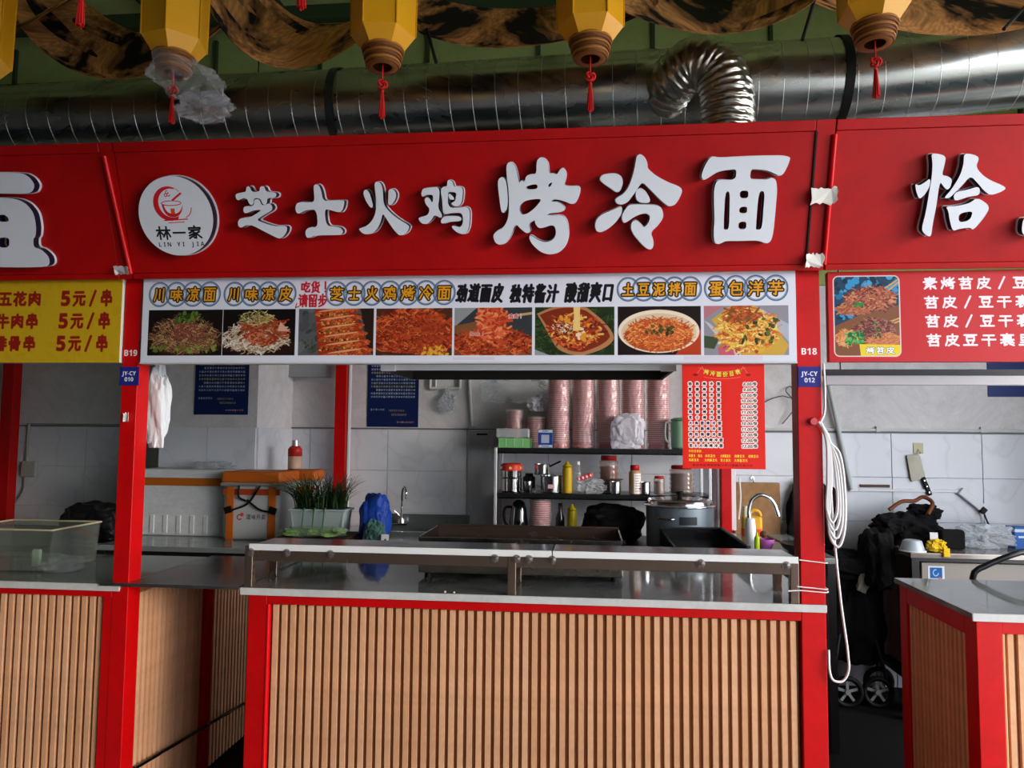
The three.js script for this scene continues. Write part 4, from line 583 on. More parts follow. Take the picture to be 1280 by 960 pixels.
single('glass_bottle', 'dark brown glass bottle on the table beside the yellow bottle', 'bottle', lathe([[0, 0], [0.03, 0], [0.03, 0.13], [0.014, 0.17], [0.014, 0.22], [0, 0.22]], 24), phys('#231a16', 0.1, { clearcoat: 1 }), [1.79, TB, -2.05]);
single('snack_packet', 'red and white striped packet lying slanted on a clear bag', 'packet', T(rb(0.105, 0.03, 0.02, 0.009), 0, 0, 0, 0, 0.1, 0.3), mat('#ffffff', 0.35, 0, { map: ctex(128, 64, (c) => { c.fillStyle = '#c8343a'; c.fillRect(0, 0, 128, 64); c.fillStyle = '#e8e2e2'; for (let i = 0; i < 4; i++) c.fillRect(10 + i * 32, 12, 12, 40); }) }), [1.945, SH2 + 0.103, -1.99]);
single('plastic_bag', 'crumpled clear bag under the striped packet on the lower shelf', 'bag', lump(0.085, 0.044, 0.05, 0.4, 2.3, 31, 4), film, [1.985, SH2 + 0.041, -2.02]);
function ribbedJar(label, x, z, r, h, fill, capCol) {
  const o = thing('storage_jar', label, 'jar', [x, SH2, z]), pr = [[0, 0]];
  for (let i = 0; i <= 16; i++) pr.push([r * (i === 0 ? 0.9 : 1 + 0.05 * Math.sin(i * 2.1)), 0.004 + (h * 0.82) * i / 16]);
  pr.push([r * 0.78, h * 0.88], [r * 0.78, h * 0.9], [0, h * 0.9]);
  part(o, 'glass', lathe(pr, 36), phys('#e9dcd6', 0.08, { transmission: 0.85, thickness: 0 }));
  part(o, 'contents', lathe([[0, 0.006], [r * 0.88, 0.006], [r * 0.9, h * 0.7], [0, h * 0.72]], 28), mat(fill, 0.6));
  part(o, 'cap', lathe([[0, h], [r * 0.8, h], [r * 0.86, h - 0.004], [r * 0.86, h * 0.87], [0, h * 0.87]], 32), mat(capCol, 0.4));
}
ribbedJar('big ribbed jar of reddish sauce with a red cap on the lower shelf', 2.1, -2.16, 0.06, 0.235, '#9a5f50', '#c22226');
ribbedJar('small ribbed jar with a red lid before the brown jar', 2.405, -2.0, 0.034, 0.115, '#8a7a70', '#b01c20');
ribbedJar('large brown spice jar with a red cap at the shelf right end', 2.555, -2.1, 0.075, 0.18, '#6f5a4c', '#a8181c');
pot('small steel cup before the big ribbed sauce jar', 2.135, SH2, -1.995, 0.036, 0.075);
pot('small steel cup right of the shaker jar', 2.315, SH2, -1.99, 0.036, 0.075);
single('soup_ladle', 'flat wide strainer bowl lying across the small cup', 'ladle', lathe([[0, 0], [0.03, 0.002], [0.052, 0.012], [0.054, 0.014], [0.03, 0.006], [0, 0.004]], 28), mat('#8d7f60', 0.4, 0.7), [2.135, SH2 + 0.08, -1.995]);
{
  const o = thing('shaker_jar', 'tall shaker jar with a red cap and a white label', 'jar', [2.255, SH2, -1.99]);
  part(o, 'body', lathe([[0, 0], [0.036, 0], [0.037, 0.01], [0.037, 0.135], [0.026, 0.15], [0, 0.15]], 28), mat('#b08a66', 0.35));
  part(o, 'cap', lathe([[0, 0.182], [0.024, 0.182], [0.028, 0.178], [0.028, 0.15], [0, 0.15]], 28), mat('#b52328', 0.4));
  part(o, 'paper_label', T(new THREE.CylinderGeometry(0.0374, 0.0374, 0.125, 20, 1, true, -0.2, 1.5), 0, 0.068, 0), mat('#fff', 0.5, 0, { map: ctex(96, 128, (c) => { c.fillStyle = '#e6e0da'; c.fillRect(0, 0, 96, 128); c.fillStyle = '#b08c84'; for (let i = 0; i < 7; i++) c.fillRect(10, 12 + i * 16, 76 - (i % 3) * 14, 5); c.fillStyle = '#d83a3a'; c.fillRect(56, 90, 24, 12); }) }), 'white printed label');
}
single('black_sack', 'added black lump for the shade on the table under the rack', 'bag', lump(0.19, 0.11, 0.08, 0.25, 1.7, 201, 5, 0.35, 0.08), black, [2.12, TB + 0.102, -2.05]);  // lump added to darken the shaded recess below the rack
{ // kettle
  const o = thing('electric_kettle', 'shiny black kettle on the table at the foot of the rack', 'kettle', [1.525, TB, -2.05]);
  part(o, 'body', lathe([[0, 0], [0.06, 0], [0.063, 0.02], [0.06, 0.1], [0.05, 0.18], [0.036, 0.22], [0.015, 0.235], [0, 0.237]], 36), phys('#0c0c0e', 0.08, { clearcoat: 1 }));
  part(o, 'handle', tube([[-0.045, 0.19, 0], [-0.085, 0.185, 0], [-0.09, 0.1, 0], [-0.062, 0.06, 0]], 0.009, 30, 8), black);
  part(o, 'base', cyl(0.068, 0.07, 0.012, 0, 0.006, 0, 32), mat('#1b2233', 0.4));
}
{ // stew pot
  const o = thing('stew_pot', 'large grey electric stew pot with a wide bright steel lid', 'pot', [2.498, TB, -1.74]), g = mat('#66727a', 0.42, 0.35);
  part(o, 'body', lathe([[0, 0], [0.185, 0], [0.192, 0.012], [0.194, 0.24], [0.19, 0.245], [0, 0.245]], 56), g);
  part(o, 'rim', lathe([[0.18, 0.245], [0.203, 0.245], [0.208, 0.25], [0.203, 0.256], [0.18, 0.256]], 56), chrome);
  part(o, 'lid', lathe([[0.188, 0.254], [0.186, 0.275], [0.178, 0.283], [0.12, 0.289], [0.03, 0.294], [0, 0.294]], 56), mat('#bcbfc0', 0.18, 1));
  part(o, 'lid_knob', lathe([[0, 0.33], [0.02, 0.328], [0.024, 0.318], [0.012, 0.308], [0.012, 0.292], [0, 0.292]], 24), black);
  const bd = part(o, 'maker_badge', T(new THREE.CylinderGeometry(0.1955, 0.1955, 0.045, 16, 1, true, -0.13, 0.52), 0, 0.175, 0), mat('#20262a', 0.4), 'dark badge');
  part(o, 'side_handle', tube([[-0.12, 0.19, 0.155], [-0.14, 0.19, 0.185], [-0.07, 0.185, 0.215], [-0.045, 0.185, 0.19]], 0.007, 30, 8), chrome);
  part(o, 'pilot_lamp', T(new THREE.SphereGeometry(0.005, 12, 8), 0.05, 0.075, 0.19), mat('#3fd6b0', 0.3), 'small green lamp');
}
{ // glossy tray
  const o = thing('steam_tray', 'open dark steel tray with a glossy bottom before the stew pot', 'tray', [0, TB, 0]), m = mat('#3b3d40', 0.25, 0.9);
  part(o, 'bottom', ext(2.36, 2.69, 0.07, 0.08, -1.5, -0.8), phys('#15171a', 0.06, { clearcoat: 1 }));
  part(o, 'wall', [ext(2.36, 2.37, 0, 0.135, -1.5, -0.8), ext(2.69, 2.7, 0, 0.14, -1.5, -0.8), ext(2.36, 2.7, 0, 0.14, -1.51, -1.5), ext(2.36, 2.7, 0, 0.1, -0.81, -0.8)], m);
  part(o, 'rim', [rod([2.695, 0.145, -1.5], [2.695, 0.145, -0.8], 0.008), rod([2.365, 0.14, -1.505], [2.695, 0.145, -1.505], 0.006)], darkSteel);
}
// things on the right rear table
single('cutting_board', 'brown wooden cutting board hung on the tiled wall', 'cutting board', rb(0.3, 0.4, 0.022, 0.01), mat('#ffffff', 0.7, 0, { map: dtex(256, (u, v) => { const g = 0.5 + 0.5 * tn(u * 1, v, 3, 2), k = 0.5 + 0.5 * Math.sin(u * 90 + 5 * tn(u, v, 4)); return mix(mix([176, 138, 98], [140, 102, 66], g), [120, 84, 56], k * 0.3); }, 3) }), [3.075, 1.1, -2.365]);
single('wall_hook', 'small silver hook above the cutting board', 'hook', [cyl(0.013, 0.013, 0.006, 0, 0.012, -0.008, 16, Math.PI / 2), tube([[0, 0.01, 0], [0, -0.004, 0.008], [0, -0.016, 0.016], [0, -0.012, 0.024]], 0.0028, 20, 6)], steel, [3.055, 1.315, -2.377]);
{
  const o = thing('detergent_bottle', 'yellow and orange detergent jug behind the gooseneck faucet', 'bottle', [2.925, 0.98, -1.82]), ym = mat('#dfa62e', 0.35);
  part(o, 'body', rb(0.115, 0.155, 0.07, 0.02, 0, 0.0775, 0), ym);
  part(o, 'handle', T(new THREE.TorusGeometry(0.032, 0.011, 10, 24, Math.PI), 0.018, 0.155, 0), ym);
  part(o, 'neck', [cyl(0.02, 0.024, 0.03, -0.035, 0.168, 0), cyl(0.017, 0.017, 0.03, -0.035, 0.197, 0)], mat('#e8d9b0', 0.4), 'cream cap');
  part(o, 'wrap_label', rb(0.118, 0.07, 0.073, 0.02, 0, 0.06, 0), mat('#d9541e', 0.4), 'orange label');
}
single('soap_bottle', 'slim lime green bottle right of the white faucet base', 'bottle', lathe([[0, 0], [0.014, 0], [0.014, 0.075], [0.006, 0.092], [0.006, 0.105], [0, 0.105]], 18), mat('#a9c21e', 0.35), [2.868, 0.98, -1.43]);
single('scrub_bowl', 'small purple plastic bowl right of the lime bottle', 'bowl', lathe([[0, 0], [0.026, 0], [0.044, 0.05], [0.047, 0.066], [0.043, 0.066], [0.022, 0.006], [0, 0.006]], 28), mat('#a0529c', 0.4), [2.925, 0.98, -1.48]);
single('wooden_spoon', 'brown wooden spoon lying from the purple bowl towards the post', 'spoon', [rod([-0.09, 0.07, -0.03], [0.08, -0.0, 0.06], 0.006), T(new THREE.SphereGeometry(0.02, 16, 10), -0.1, 0.075, -0.035)], mat('#5a3a26', 0.7), [3.02, 0.992, -1.47]);
single('wok_pan', 'black wok lying at the table end beside the post', 'pan', lathe([[0, 0], [0.06, 0.004], [0.1, 0.03], [0.115, 0.055], [0.112, 0.055], [0.06, 0.01], [0, 0.006]], 32), darkSteel, [3.1, 0.98, -1.42]);

// left rear: delivery boxes, foam box, greens
{
  const o = thing('foam_box', 'white ribbed foam box with a lid sealed by orange tape', 'box', [-0.477, 0.97, -1.71]), m = mat('#e0e4e6', 0.8, 0, { map: grime });
  part(o, 'body', rb(0.56, 0.315, 0.2, 0.012, 0, 0.158, 0), m);
  part(o, 'lid', rb(0.58, 0.085, 0.215, 0.012, 0, 0.36, 0), m);
  for (let i = 0; i < 6; i++) part(o, 'rib', rb(0.03, 0.11, 0.012, 0.005, -0.2 + i * 0.085, 0.07, 0.1), m);
  part(o, 'tape_band', [rb(0.585, 0.048, 0.0215, 0.002, 0, 0.327, 0.1), rb(0.006, 0.048, 0.2, 0.002, 0.29, 0.327, 0)], mat('#b8651f', 0.4), 'orange tape band');
}
single('plastic_bag', 'flattened clear bag lying on the foam box lid', 'bag', lump(0.12, 0.022, 0.06, 0.5, 2.2, 41, 4), film, [-0.36, 0.97 + 0.424, -1.72]);
function deliveryBox(label, x, z, w, h, d, print) {
  const o = thing('delivery_box', label, 'box', [x, 0.97, z]), or = mat('#c2611c', 0.5), wh = mat('#b7b9b8', 0.45);
  part(o, 'body', rb(w, h - 0.05, d, 0.02, 0, (h - 0.05) / 2, 0), wh);
  part(o, 'lid', rb(w + 0.02, 0.07, d + 0.03, 0.018, 0, h - 0.035, 0.006), or, 'orange lid');
  part(o, 'lid_trim', rb(w + 0.022, 0.02, d + 0.032, 0.006, 0, h - 0.075, 0.006), mat('#8d8a86', 0.5));
  for (const s of [-1, 1]) part(o, 'corner_strap', rb(0.045, h - 0.09, 0.008, 0.003, s * (w / 2 - 0.045), (h - 0.09) / 2, d / 2 + 0.002), or);
  part(o, 'cross_strap', rb(w, 0.036, 0.008, 0.003, 0, h - 0.12, d / 2 + 0.001), mat('#b8481e', 0.5));
  if (print) {
    part(o, 'black_strap', [tube([[-0.07, h - 0.08, d / 2 + 0.018], [-0.066, h - 0.15, d / 2 + 0.02], [-0.03, h - 0.17, d / 2 + 0.012]], 0.006, 20, 6), tube([[0.06, h - 0.08, d / 2 + 0.018], [0.03, h - 0.13, d / 2 + 0.02], [-0.02, h - 0.19, d / 2 + 0.014], [-0.12, h - 0.23, d / 2 + 0.012]], 0.006, 20, 6), tube([[-0.02, h - 0.165, d / 2 + 0.016], [0.06, h - 0.22, d / 2 + 0.016], [0.13, h - 0.235, d / 2 + 0.012]], 0.006, 20, 6)], black);
    for (const s of [-1, 1]) part(o, 'buckle', rb(0.045, 0.04, 0.015, 0.004, s * 0.135, h - 0.225, d / 2 + 0.012, 0, 0, s * -0.3), black);
    part(o, 'front_print', T(new THREE.PlaneGeometry(0.21, 0.06), 0, h - 0.262, d / 2 + 0.0012), mat('#fff', 0.45, 0, { map: ctex(256, 72, (c) => { c.fillStyle = '#b7b9b8'; c.fillRect(0, 0, 256, 72); c.strokeStyle = '#b0352a'; c.lineWidth = 8; c.beginPath(); c.arc(44, 42, 17, 0.5, 5.4); c.stroke(); c.fillStyle = '#d3412c'; c.beginPath(); c.arc(62, 24, 13, 0, 7); c.fill(); line(c, '道味外卖', 92, 20, 150, 38, [[4.5, '#5a5f66']], { fill: 0.86 }); }) }));
  }
  return o;
}
deliveryBox('silver delivery box with an orange lid and crossed black straps', -0.004, -1.64, 0.345, 0.4, 0.27, true);
deliveryBox('second orange lidded delivery box behind the silver one', 0.14, -1.94, 0.2, 0.395, 0.19, false).rotation.y = 0.06;
{
  const o = thing('thermos', 'red and beige thermos flask with a white cap', 'thermos', [0.08, 1.365, -1.94]);
  part(o, 'body', lathe([[0, 0], [0.042, 0], [0.044, 0.01], [0.044, 0.085], [0, 0.085]], 32), mat('#c9a690', 0.4));
  part(o, 'collar', lathe([[0, 0.085], [0.045, 0.085], [0.045, 0.13], [0.03, 0.15], [0, 0.15]], 32), mat('#bf2d26', 0.35), 'red collar');
  part(o, 'cap', cyl(0.022, 0.024, 0.04, 0, 0.168, 0, 24), mat('#cfc9c4', 0.3, 0.6));
}
{
  const o = thing('potted_chives', 'white trough planter full of dark green chives', 'plant', [0.44, 1.033, -1.46]), m = mat('#a9b8b6', 0.5);
  const w = 0.135, h = 0.13, prof = [ext(-w, w, 0, 0.008, -0.06, 0.06)];
  for (const s of [-1, 1]) { prof.push(T(bx(0.006, h, 0.15), s * (w + 0.01), h / 2, 0, 0, 0, -s * 0.13)); prof.push(T(bx(2 * w + 0.03, h, 0.006), 0, h / 2, s * 0.068, s * 0.1)); }
  part(o, 'planter', [...prof, rb(2 * w + 0.065, 0.012, 0.17, 0.004, 0, h, 0)], m);
  part(o, 'soil', ext(-w - 0.012, w + 0.012, h + 0.004, h + 0.008, -0.07, 0.07), mat('#2a221a', 0.95));
  const blade = (h0, lean, turn, w0, x, z, s) => { const g = new THREE.PlaneGeometry(w0, h0, 2, 8), p = g.attributes.position; for (let i = 0; i < p.count; i++) { const t = (p.getY(i) + h0 / 2) / h0; p.setXYZ(i, p.getX(i) * (1 - t * 0.9), h0 * t * (1 - lean * t * 0.35), lean * h0 * t * t + Math.abs(p.getX(i)) * 0.5); } g.computeVertexNormals(); g.rotateY(turn); g.translate(x, h + 0.005, z); return g; };
  seed = 55; const bl = [[], [], []];
  for (let i = 0; i < 330; i++) { const x = rr(-w, w), out = rr(0, 1); bl[i % 3].push(blade(rr(0.12, 0.23), rr(0.1, 0.9), rnd() < 0.5 ? (x < 0 ? -1 : 1) * rr(0.6, 1.9) : rr(-3.1, 3.1), rr(0.006, 0.011), x, rr(-0.06, 0.06), 0)); }
  for (let i = 0; i < 26; i++) bl[i % 3].push(blade(rr(0.2, 0.3), rr(0.9, 1.4), -rr(1.1, 1.9), 0.01, -w + rr(0, 0.05), rr(-0.03, 0.06), 0));
  bl.forEach((b, i) => { const q = part(o, 'leaf_tuft', b, mat(['#1f3a1c', '#2c5226', '#173016'][i], 0.6, 0, { side: THREE.DoubleSide })); q.userData.kind = 'stuff'; });
  for (let i = 0; i < 3; i++) part(o, 'drooping_leaf', tube([[0.0 + i * 0.06 - 0.07, h + 0.01, 0.075], [i * 0.06 - 0.07, h + 0.012, 0.09], [i * 0.06 - 0.075, h - 0.05, 0.097], [i * 0.06 - 0.08, h - 0.1, 0.094]], 0.004, 20, 5), mat('#2f6a4a', 0.6));
}
{
  const o = thing('vegetable_pack', 'flat film bag of pale green vegetables lying under the planter', 'vegetables', [0.47, 1.03, -1.285]);
  seed = 91; const lv = [];
  for (let i = 0; i < 34; i++) { const g = lump(rr(0.025, 0.045), 0.008, rr(0.015, 0.03), 0.4, 2, i, 1); g.rotateY(rr(0, 3)); g.translate(rr(-0.15, 0.15), rr(0.012, 0.042), rr(-0.04, 0.05)); lv.push(g); }
  const q = part(o, 'leaves', lv, mat('#86b068', 0.6)); q.userData.kind = 'stuff';
  part(o, 'film', lump(0.18, 0.028, 0.065, 0.2, 2.5, 8, 4), phys('#e4f0de', 0.2, { transmission: 0.85, thickness: 0 }), undefined, [0, 0.028, 0.005]);
}
single('planter_block', 'low dark wooden board under the trough planter', 'board', ext(0.27, 0.66, 0.97, 1.03, -1.54, -1.205, 0.004), mat('#3a2c22', 0.8));
single('tote_bag', 'bright blue plastic bag slumped beside the chives', 'bag', lump(0.085, 0.15, 0.08, 0.22, 1.8, 61, 5, 0.45, 0.08), mat('#173f9c', 0.45), [0.75, 0.97 + 0.14, -1.48]);
single('dish_cloth', 'grey green cloth hanging in folds before the blue bag', 'cloth', lump(0.055, 0.075, 0.04, 0.3, 2.6, 71, 4), mat('#4a6e6a', 0.9), [0.785, 0.97 + 0.07, -1.34]);
single('paper_tag', 'white card with a black mark left of the rear sink', 'card', T(rb(0.042, 0.08, 0.004, 0.001), 0, 0.04, 0, -0.15, 0.3), mat('#fff', 0.6, 0, { map: ctex(64, 64, (c) => { c.fillStyle = '#c9ccd0'; c.fillRect(0, 0, 64, 64); c.fillStyle = '#141518'; c.beginPath(); c.ellipse(32, 36, 12, 18, 0.4, 0, 7); c.fill(); }) }), [0.86, 0.97, -1.29]);
single('plastic_bag', 'white plastic bag hanging behind the B19 post', 'bag', lump(0.048, 0.17, 0.03, 0.3, 1.7, 81, 5, 0.5, 0.1), mat('#d9dde0', 0.5), [0.212, 1.69, -0.135]);
single('plastic_bag', 'narrow edge of a white bag left of the B19 post', 'bag', lump(0.014, 0.075, 0.012, 0.2, 1.7, 85, 3), mat('#d9dde0', 0.5), [0.127, 1.685, -0.1]);
// left stall worktop
{
  const o = thing('food_bin', 'clear plastic food bin with a pale rim on the left countertop', 'bin', [-0.46, 1.01, -0.33]);
  const W = phys('#e6ece6', 0.06, { transmission: 0.95, thickness: 0 });
  part(o, 'wall', [T(bx(0.42, 0.17, 0.003), 0, 0.09, 0.15, 0.1), T(bx(0.42, 0.17, 0.003), 0, 0.09, -0.15, -0.1), T(bx(0.003, 0.17, 0.3), 0.205, 0.09, 0, 0, 0, -0.1), T(bx(0.003, 0.17, 0.3), -0.205, 0.09, 0, 0, 0, 0.1), ext(-0.2, 0.2, 0.004, 0.008, -0.14, 0.14)], W);
  const q = [[-0.216, 0.176, 0.16], [0.216, 0.176, 0.16], [0.216, 0.176, -0.16], [-0.216, 0.176, -0.16]];
  part(o, 'rim', q.map((p, i) => rod(p, q[(i + 1) % 4], 0.004)), mat('#b9ae8e', 0.4));
  part(o, 'wrap', lump(0.07, 0.03, 0.06, 0.5, 2.4, 95, 4), clear, undefined, [0.22, 0.03, 0.1]);
}
single('food_packet', 'small white and green packet standing inside the clear bin', 'packet', rb(0.035, 0.07, 0.02, 0.006), mat('#c9d2cc', 0.4), [-0.365, 1.06, -0.25]);
single('black_sack', 'black plastic sack heaped behind the left countertop', 'bag', lump(0.19, 0.12, 0.14, 0.3, 2, 101, 5, 0.5, 0.08), mat('#101113', 0.45), [-0.98, 1.05, -1.5]);
table('dark table at far left under the black sack', -2.1, -0.8, -2.2, -1.3, 0.94, darkSteel);

// ---------------------------------------------------------------- notices, pipes and fittings on the walls
function poster(label, x0, x1, y0, y1, z, sd) {
  const o = thing('notice_poster', label, 'poster', [(x0 + x1) / 2, (y0 + y1) / 2, z]), w = x1 - x0, h = y1 - y0;
  part(o, 'sheet', ext(-w / 2, w / 2, -h / 2, h / 2, 0, 0.004), mat('#0d1c48', 0.5));
  part(o, 'print', T(new THREE.PlaneGeometry(w - 0.002, h - 0.002), 0, 0, 0.0046), mat('#fff', 0.45, 0, { map: ctex(512, Math.round(512 * h / w), (c, W, H) => {
    c.fillStyle = '#0e2050'; c.fillRect(0, 0, W, H); seed = sd; const all = [...'川味凉面皮请留步道独特酱汁酸甜爽口豆泥拌蛋包洋芋花肉元排骨素干里根大份价目表外'];
    const row = (x, y, n, s, col) => { for (let i = 0; i < n; i++) glyph(c, all[Math.floor(rnd() * all.length)], x + i * s, y, s * 0.8, s * 0.8, [[2.2, col]]); };
    let y = H * 0.06; for (let r = 0; r < 11 && y < H * 0.62; r++, y += 34) row(r % 4 ? 34 : 84, y, r % 4 ? 18 : 16, 25, r === 3 || r === 7 ? '#c2b46a' : '#b9c2d6');
    row(34, H * 0.74, 6, 24, '#9aa6b8'); c.fillStyle = '#b9a878'; c.font = '26px sans-serif'; c.fillText('19972111913', 215, H * 0.78); c.fillText('18727836916', 240, H * 0.84); row(300, H * 0.92, 8, 22, '#c98a90');
  }) }));
}
poster('dark blue notice poster on the tiled pier behind the foam box', -0.554, -0.195, 1.712, 2.14, -1.829, 5);
poster('dark blue notice poster on the rear wall above the sink', 0.415, 0.782, 1.648, 2.14, -2.399, 6);
single('notice_poster', 'blue poster edge showing below the right stall lamp batten', 'poster', ext(4.56, 4.95, 1.875, 2.1, -2.399, -2.394), mat('#15296a', 0.45));
{ // red price list hanging from the banner
  const o = thing('price_poster', 'red price list hanging under the banner near the B18 post', 'poster', [2.447, 1.6735, -0.02]);
  part(o, 'sheet', ext(-0.146, 0.146, -0.193, 0.193, -0.003, 0), mat('#cf2018', 0.4));
  part(o, 'print', T(new THREE.PlaneGeometry(0.291, 0.385), 0, 0, 0.0007), mat('#fff', 0.4, 0, { map: ctex(896, 1184, (c, W, H) => {
    c.fillStyle = '#e0261c'; c.fillRect(0, 0, W, H); const k = W / 754 * 1.0, X = (x) => (x - 20) * 896 / 706, Y = (y) => (y - 15) * 1184 / 912;
    c.strokeStyle = '#f08a7a'; c.lineWidth = 4; c.beginPath(); c.moveTo(X(160), Y(60)); c.quadraticCurveTo(X(365), Y(130), X(570), Y(60)); c.moveTo(X(150), Y(110)); c.lineTo(X(195), Y(50)); c.lineTo(X(215), Y(110)); c.moveTo(X(520), Y(110)); c.lineTo(X(545), Y(50)); c.lineTo(X(590), Y(120)); c.moveTo(X(205), Y(140)); c.quadraticCurveTo(X(365), Y(175), X(525), Y(140)); c.stroke();
    [...'烤冷面价目表'].forEach((ch, i) => { const t = i - 2.5; c.save(); c.translate(X(365 + t * 54), Y(118 - t * t * 3.4)); c.rotate(-t * 0.09); glyph(c, ch, -26, -28, 52, 56, [[13, '#5a3a10'], [9, '#e8d04a']]); c.restore(); });
    c.fillStyle = '#8a1a14'; for (const x of [135, 590]) { c.beginPath(); c.ellipse(X(x), Y(122), 28, 14, 0, 0, 7); c.fill(); }
    const items = ['热狗烤冷面', '蟹棒烤冷面', '肉松烤冷面', '鸡柳烤冷面', '培根烤冷面', '鸡排烤冷面', '芝士烤冷面', '火鸡面烤冷面', '大肉肠烤冷面', '肉松鸡柳冷面', '鸡柳培根烤冷面', '芝士火鸡烤冷面'], pr = ['8.00', '9.00', '10.00', '10.00', '10.00', '11.00', '11.00', '10.00', '11.00', '12.00', '12.00', '13.00'];
    items.forEach((t, i) => {
      const y = Y(186 + i * 48.3), n = t.length, tight = n > 5; for (const pass of [[26, '#f2e6e4'], [6, '#1d1014']]) [...t].forEach((ch, j) => glyph(c, ch, X(tight ? 76 + j * (n === 7 ? 43.5 : 50) : 74 + j * 61.5), y, 34, 36, [pass]));
      c.font = 'italic bold 46px sans-serif'; c.textAlign = 'right'; c.lineJoin = 'round'; c.strokeStyle = '#f2e6e4'; c.lineWidth = 20; c.strokeText(pr[i] + '/', X(628), y + 38); glyph(c, '份', X(632), y, 34, 36, [[26, '#f2e6e4'], [6, '#1d1014']]); c.fillStyle = '#1d1014'; c.font = 'italic bold 46px sans-serif'; c.fillText(pr[i] + '/', X(628), y + 38);
    });
    const Yl = [[4, '#f0d63a']]; line(c, '外价目表份.', X(70), Y(768), 170, 28, Yl);
    ['鸡蛋1.5元', '肉松2元', '火鸡面2元', '鸡柳2元', '培根2元'].forEach((t, i) => line(c, t, X([70, 212, 342, 462, 580][i]), Y(806), i ? 112 : 150, 32, Yl)); ['鸡排3元', '大肉肠2元', '芝士3元', '火鸡酱3元'].forEach((t, i) => line(c, t, X([70, 206, 342, 460][i]), Y(842), [112, 140, 112, 146][i], 32, Yl));
    line(c, '留步吃货请独特酱汁爽口甜酸外卖大份', X(100), Y(888), 660, 24, [[3, '#6d1010']]);
  }) }));
}
const pipeM = mat('#c3c5c2', 0.5);
single('wall_conduit', 'white cable trunking along the tile top of the right stall', 'conduit', [ext(2.95, 4.95, 1.645, 1.662, -2.4, -2.384, 0.003), ...[3.85, 4.5, 3.6].map((x) => ext(x, x + 0.03, 1.64, 1.678, -2.4, -2.38, 0.003))], pipeM);
single('wall_conduit', 'thin cable trunking along the tile top of the left stall', 'conduit', ext(-2.15, -0.86, 1.642, 1.655, -2.4, -2.386, 0.003), mat('#8d938c', 0.6));
single('drop_pipe', 'grey pipe slanting down the wall of the right stall', 'pipe', rod([3.545, 1.98, -2.37], [3.68, 1.262, -2.37], 0.014, 14), mat('#b3b8b8', 0.45));
{
  const o = thing('wall_trunking', 'white trunking running right from the foot of the slanting pipe', 'conduit', [0, 0, 0]);
  part(o, 'channel', [ext(3.69, 4.35, 1.252, 1.27, -2.392, -2.376, 0.003), ext(3.67, 3.72, 1.25, 1.274, -2.392, -2.372, 0.003)], whitePlastic);
  part(o, 'dark_cover', ext(3.74, 3.925, 1.278, 1.296, -2.392, -2.374, 0.003), mat('#5a4038', 0.6), 'brown cover piece');
}
{
  const o = thing('power_strip', 'white power strip hanging aslant with a black cable on the right wall', 'power strip', [4.425, 1.208, -2.37]);
  part(o, 'bar', T(rb(0.185, 0.05, 0.03, 0.006), 0, 0, 0, 0, 0, -0.69), whitePlastic);
  part(o, 'plug', T(rb(0.035, 0.04, 0.03, 0.006), 0.06, -0.065, 0.012, 0, 0, -0.69), black);
  part(o, 'cable', tube([[0.065, -0.08, 0.01], [0.085, -0.14, 0.014], [0.12, -0.21, 0.02], [0.135, -0.25, 0.03]], 0.005, 24, 6), black);
}
{
  const o = thing('cleaver', 'steel cleaver with a black riveted handle hung on the right wall', 'knife', [4.1, 1.41, -2.375]);
  const s = new THREE.Shape([[-0.067, 0.08], [0.008, 0.086], [0.014, 0.075], [0.044, -0.062], [0.022, -0.072], [-0.034, -0.09], [-0.044, -0.08]].map((p) => new THREE.Vector2(...p)));
  part(o, 'blade', new THREE.ExtrudeGeometry(s, { depth: 0.003, bevelEnabled: true, bevelSize: 0.001, bevelThickness: 0.001, bevelSegments: 1 }), mat('#6a665a', 0.5, 0.6, { roughnessMap: smudge }));
  const hd = part(o, 'handle', T(rb(0.028, 0.125, 0.02, 0.008), 0.05, -0.12, 0.002, 0, 0, 0.36), black);
  for (const k of [-0.04, 0, 0.04]) part(hd, 'rivet', cyl(0.004, 0.004, 0.022, 0.05 - k * 0.35, -0.12 + k * 0.94, 0.002, 10, Math.PI / 2), chrome);
}
single('sticky_hook', 'square sticker hook holding the cleaver', 'hook', [rb(0.062, 0.07, 0.004, 0.006, 0, 0, 0), tube([[0, -0.005, 0.002], [0, -0.02, 0.018], [0, -0.032, 0.024], [0, -0.026, 0.03]], 0.003, 16, 6)], mat('#b9b48e', 0.4), [4.112, 1.535, -2.387]);
single('loose_wire', 'thin dark wire looping off the wall beside the price poster', 'wire', tube([[3.02, 1.77, -2.385], [3.135, 1.831, -2.38], [3.192, 1.858, -2.38], [3.255, 1.874, -2.375], [3.306, 1.864, -2.372], [3.332, 1.901, -2.38], [3.307, 1.939, -2.385], [3.276, 1.912, -2.375], [3.306, 1.864, -2.365], [3.331, 1.805, -2.37], [3.294, 1.741, -2.375], [3.252, 1.688, -2.385]], 0.0035, 120, 6), mat('#55575a', 0.5));
{
  const o = thing('junction_box', 'white junction box on a thin wall pipe at the far left', 'box', [-2.1, 1.32, -2.375]);
  part(o, 'case', rb(0.115, 0.115, 0.04, 0.008), mat('#a3aaa4', 0.5));
  part(o, 'pipe', [rod([-0.035, 0.05, -0.01], [-0.035, 0.33, -0.01], 0.011), tube([[-0.035, -0.05, 0], [-0.03, -0.15, 0.01], [-0.06, -0.22, 0.02], [-0.12, -0.27, 0.02]], 0.007, 24, 6)], mat('#a3aaa4', 0.5));
}
single('wall_cabinet', 'grey box fitting high on the wall above the thermos', 'cabinet', [rb(0.29, 0.16, 0.08, 0.006), rb(0.3, 0.014, 0.09, 0.004, 0, -0.085, 0)], mat('#9a9da2', 0.5), [-0.0, 2.085, -2.355]);
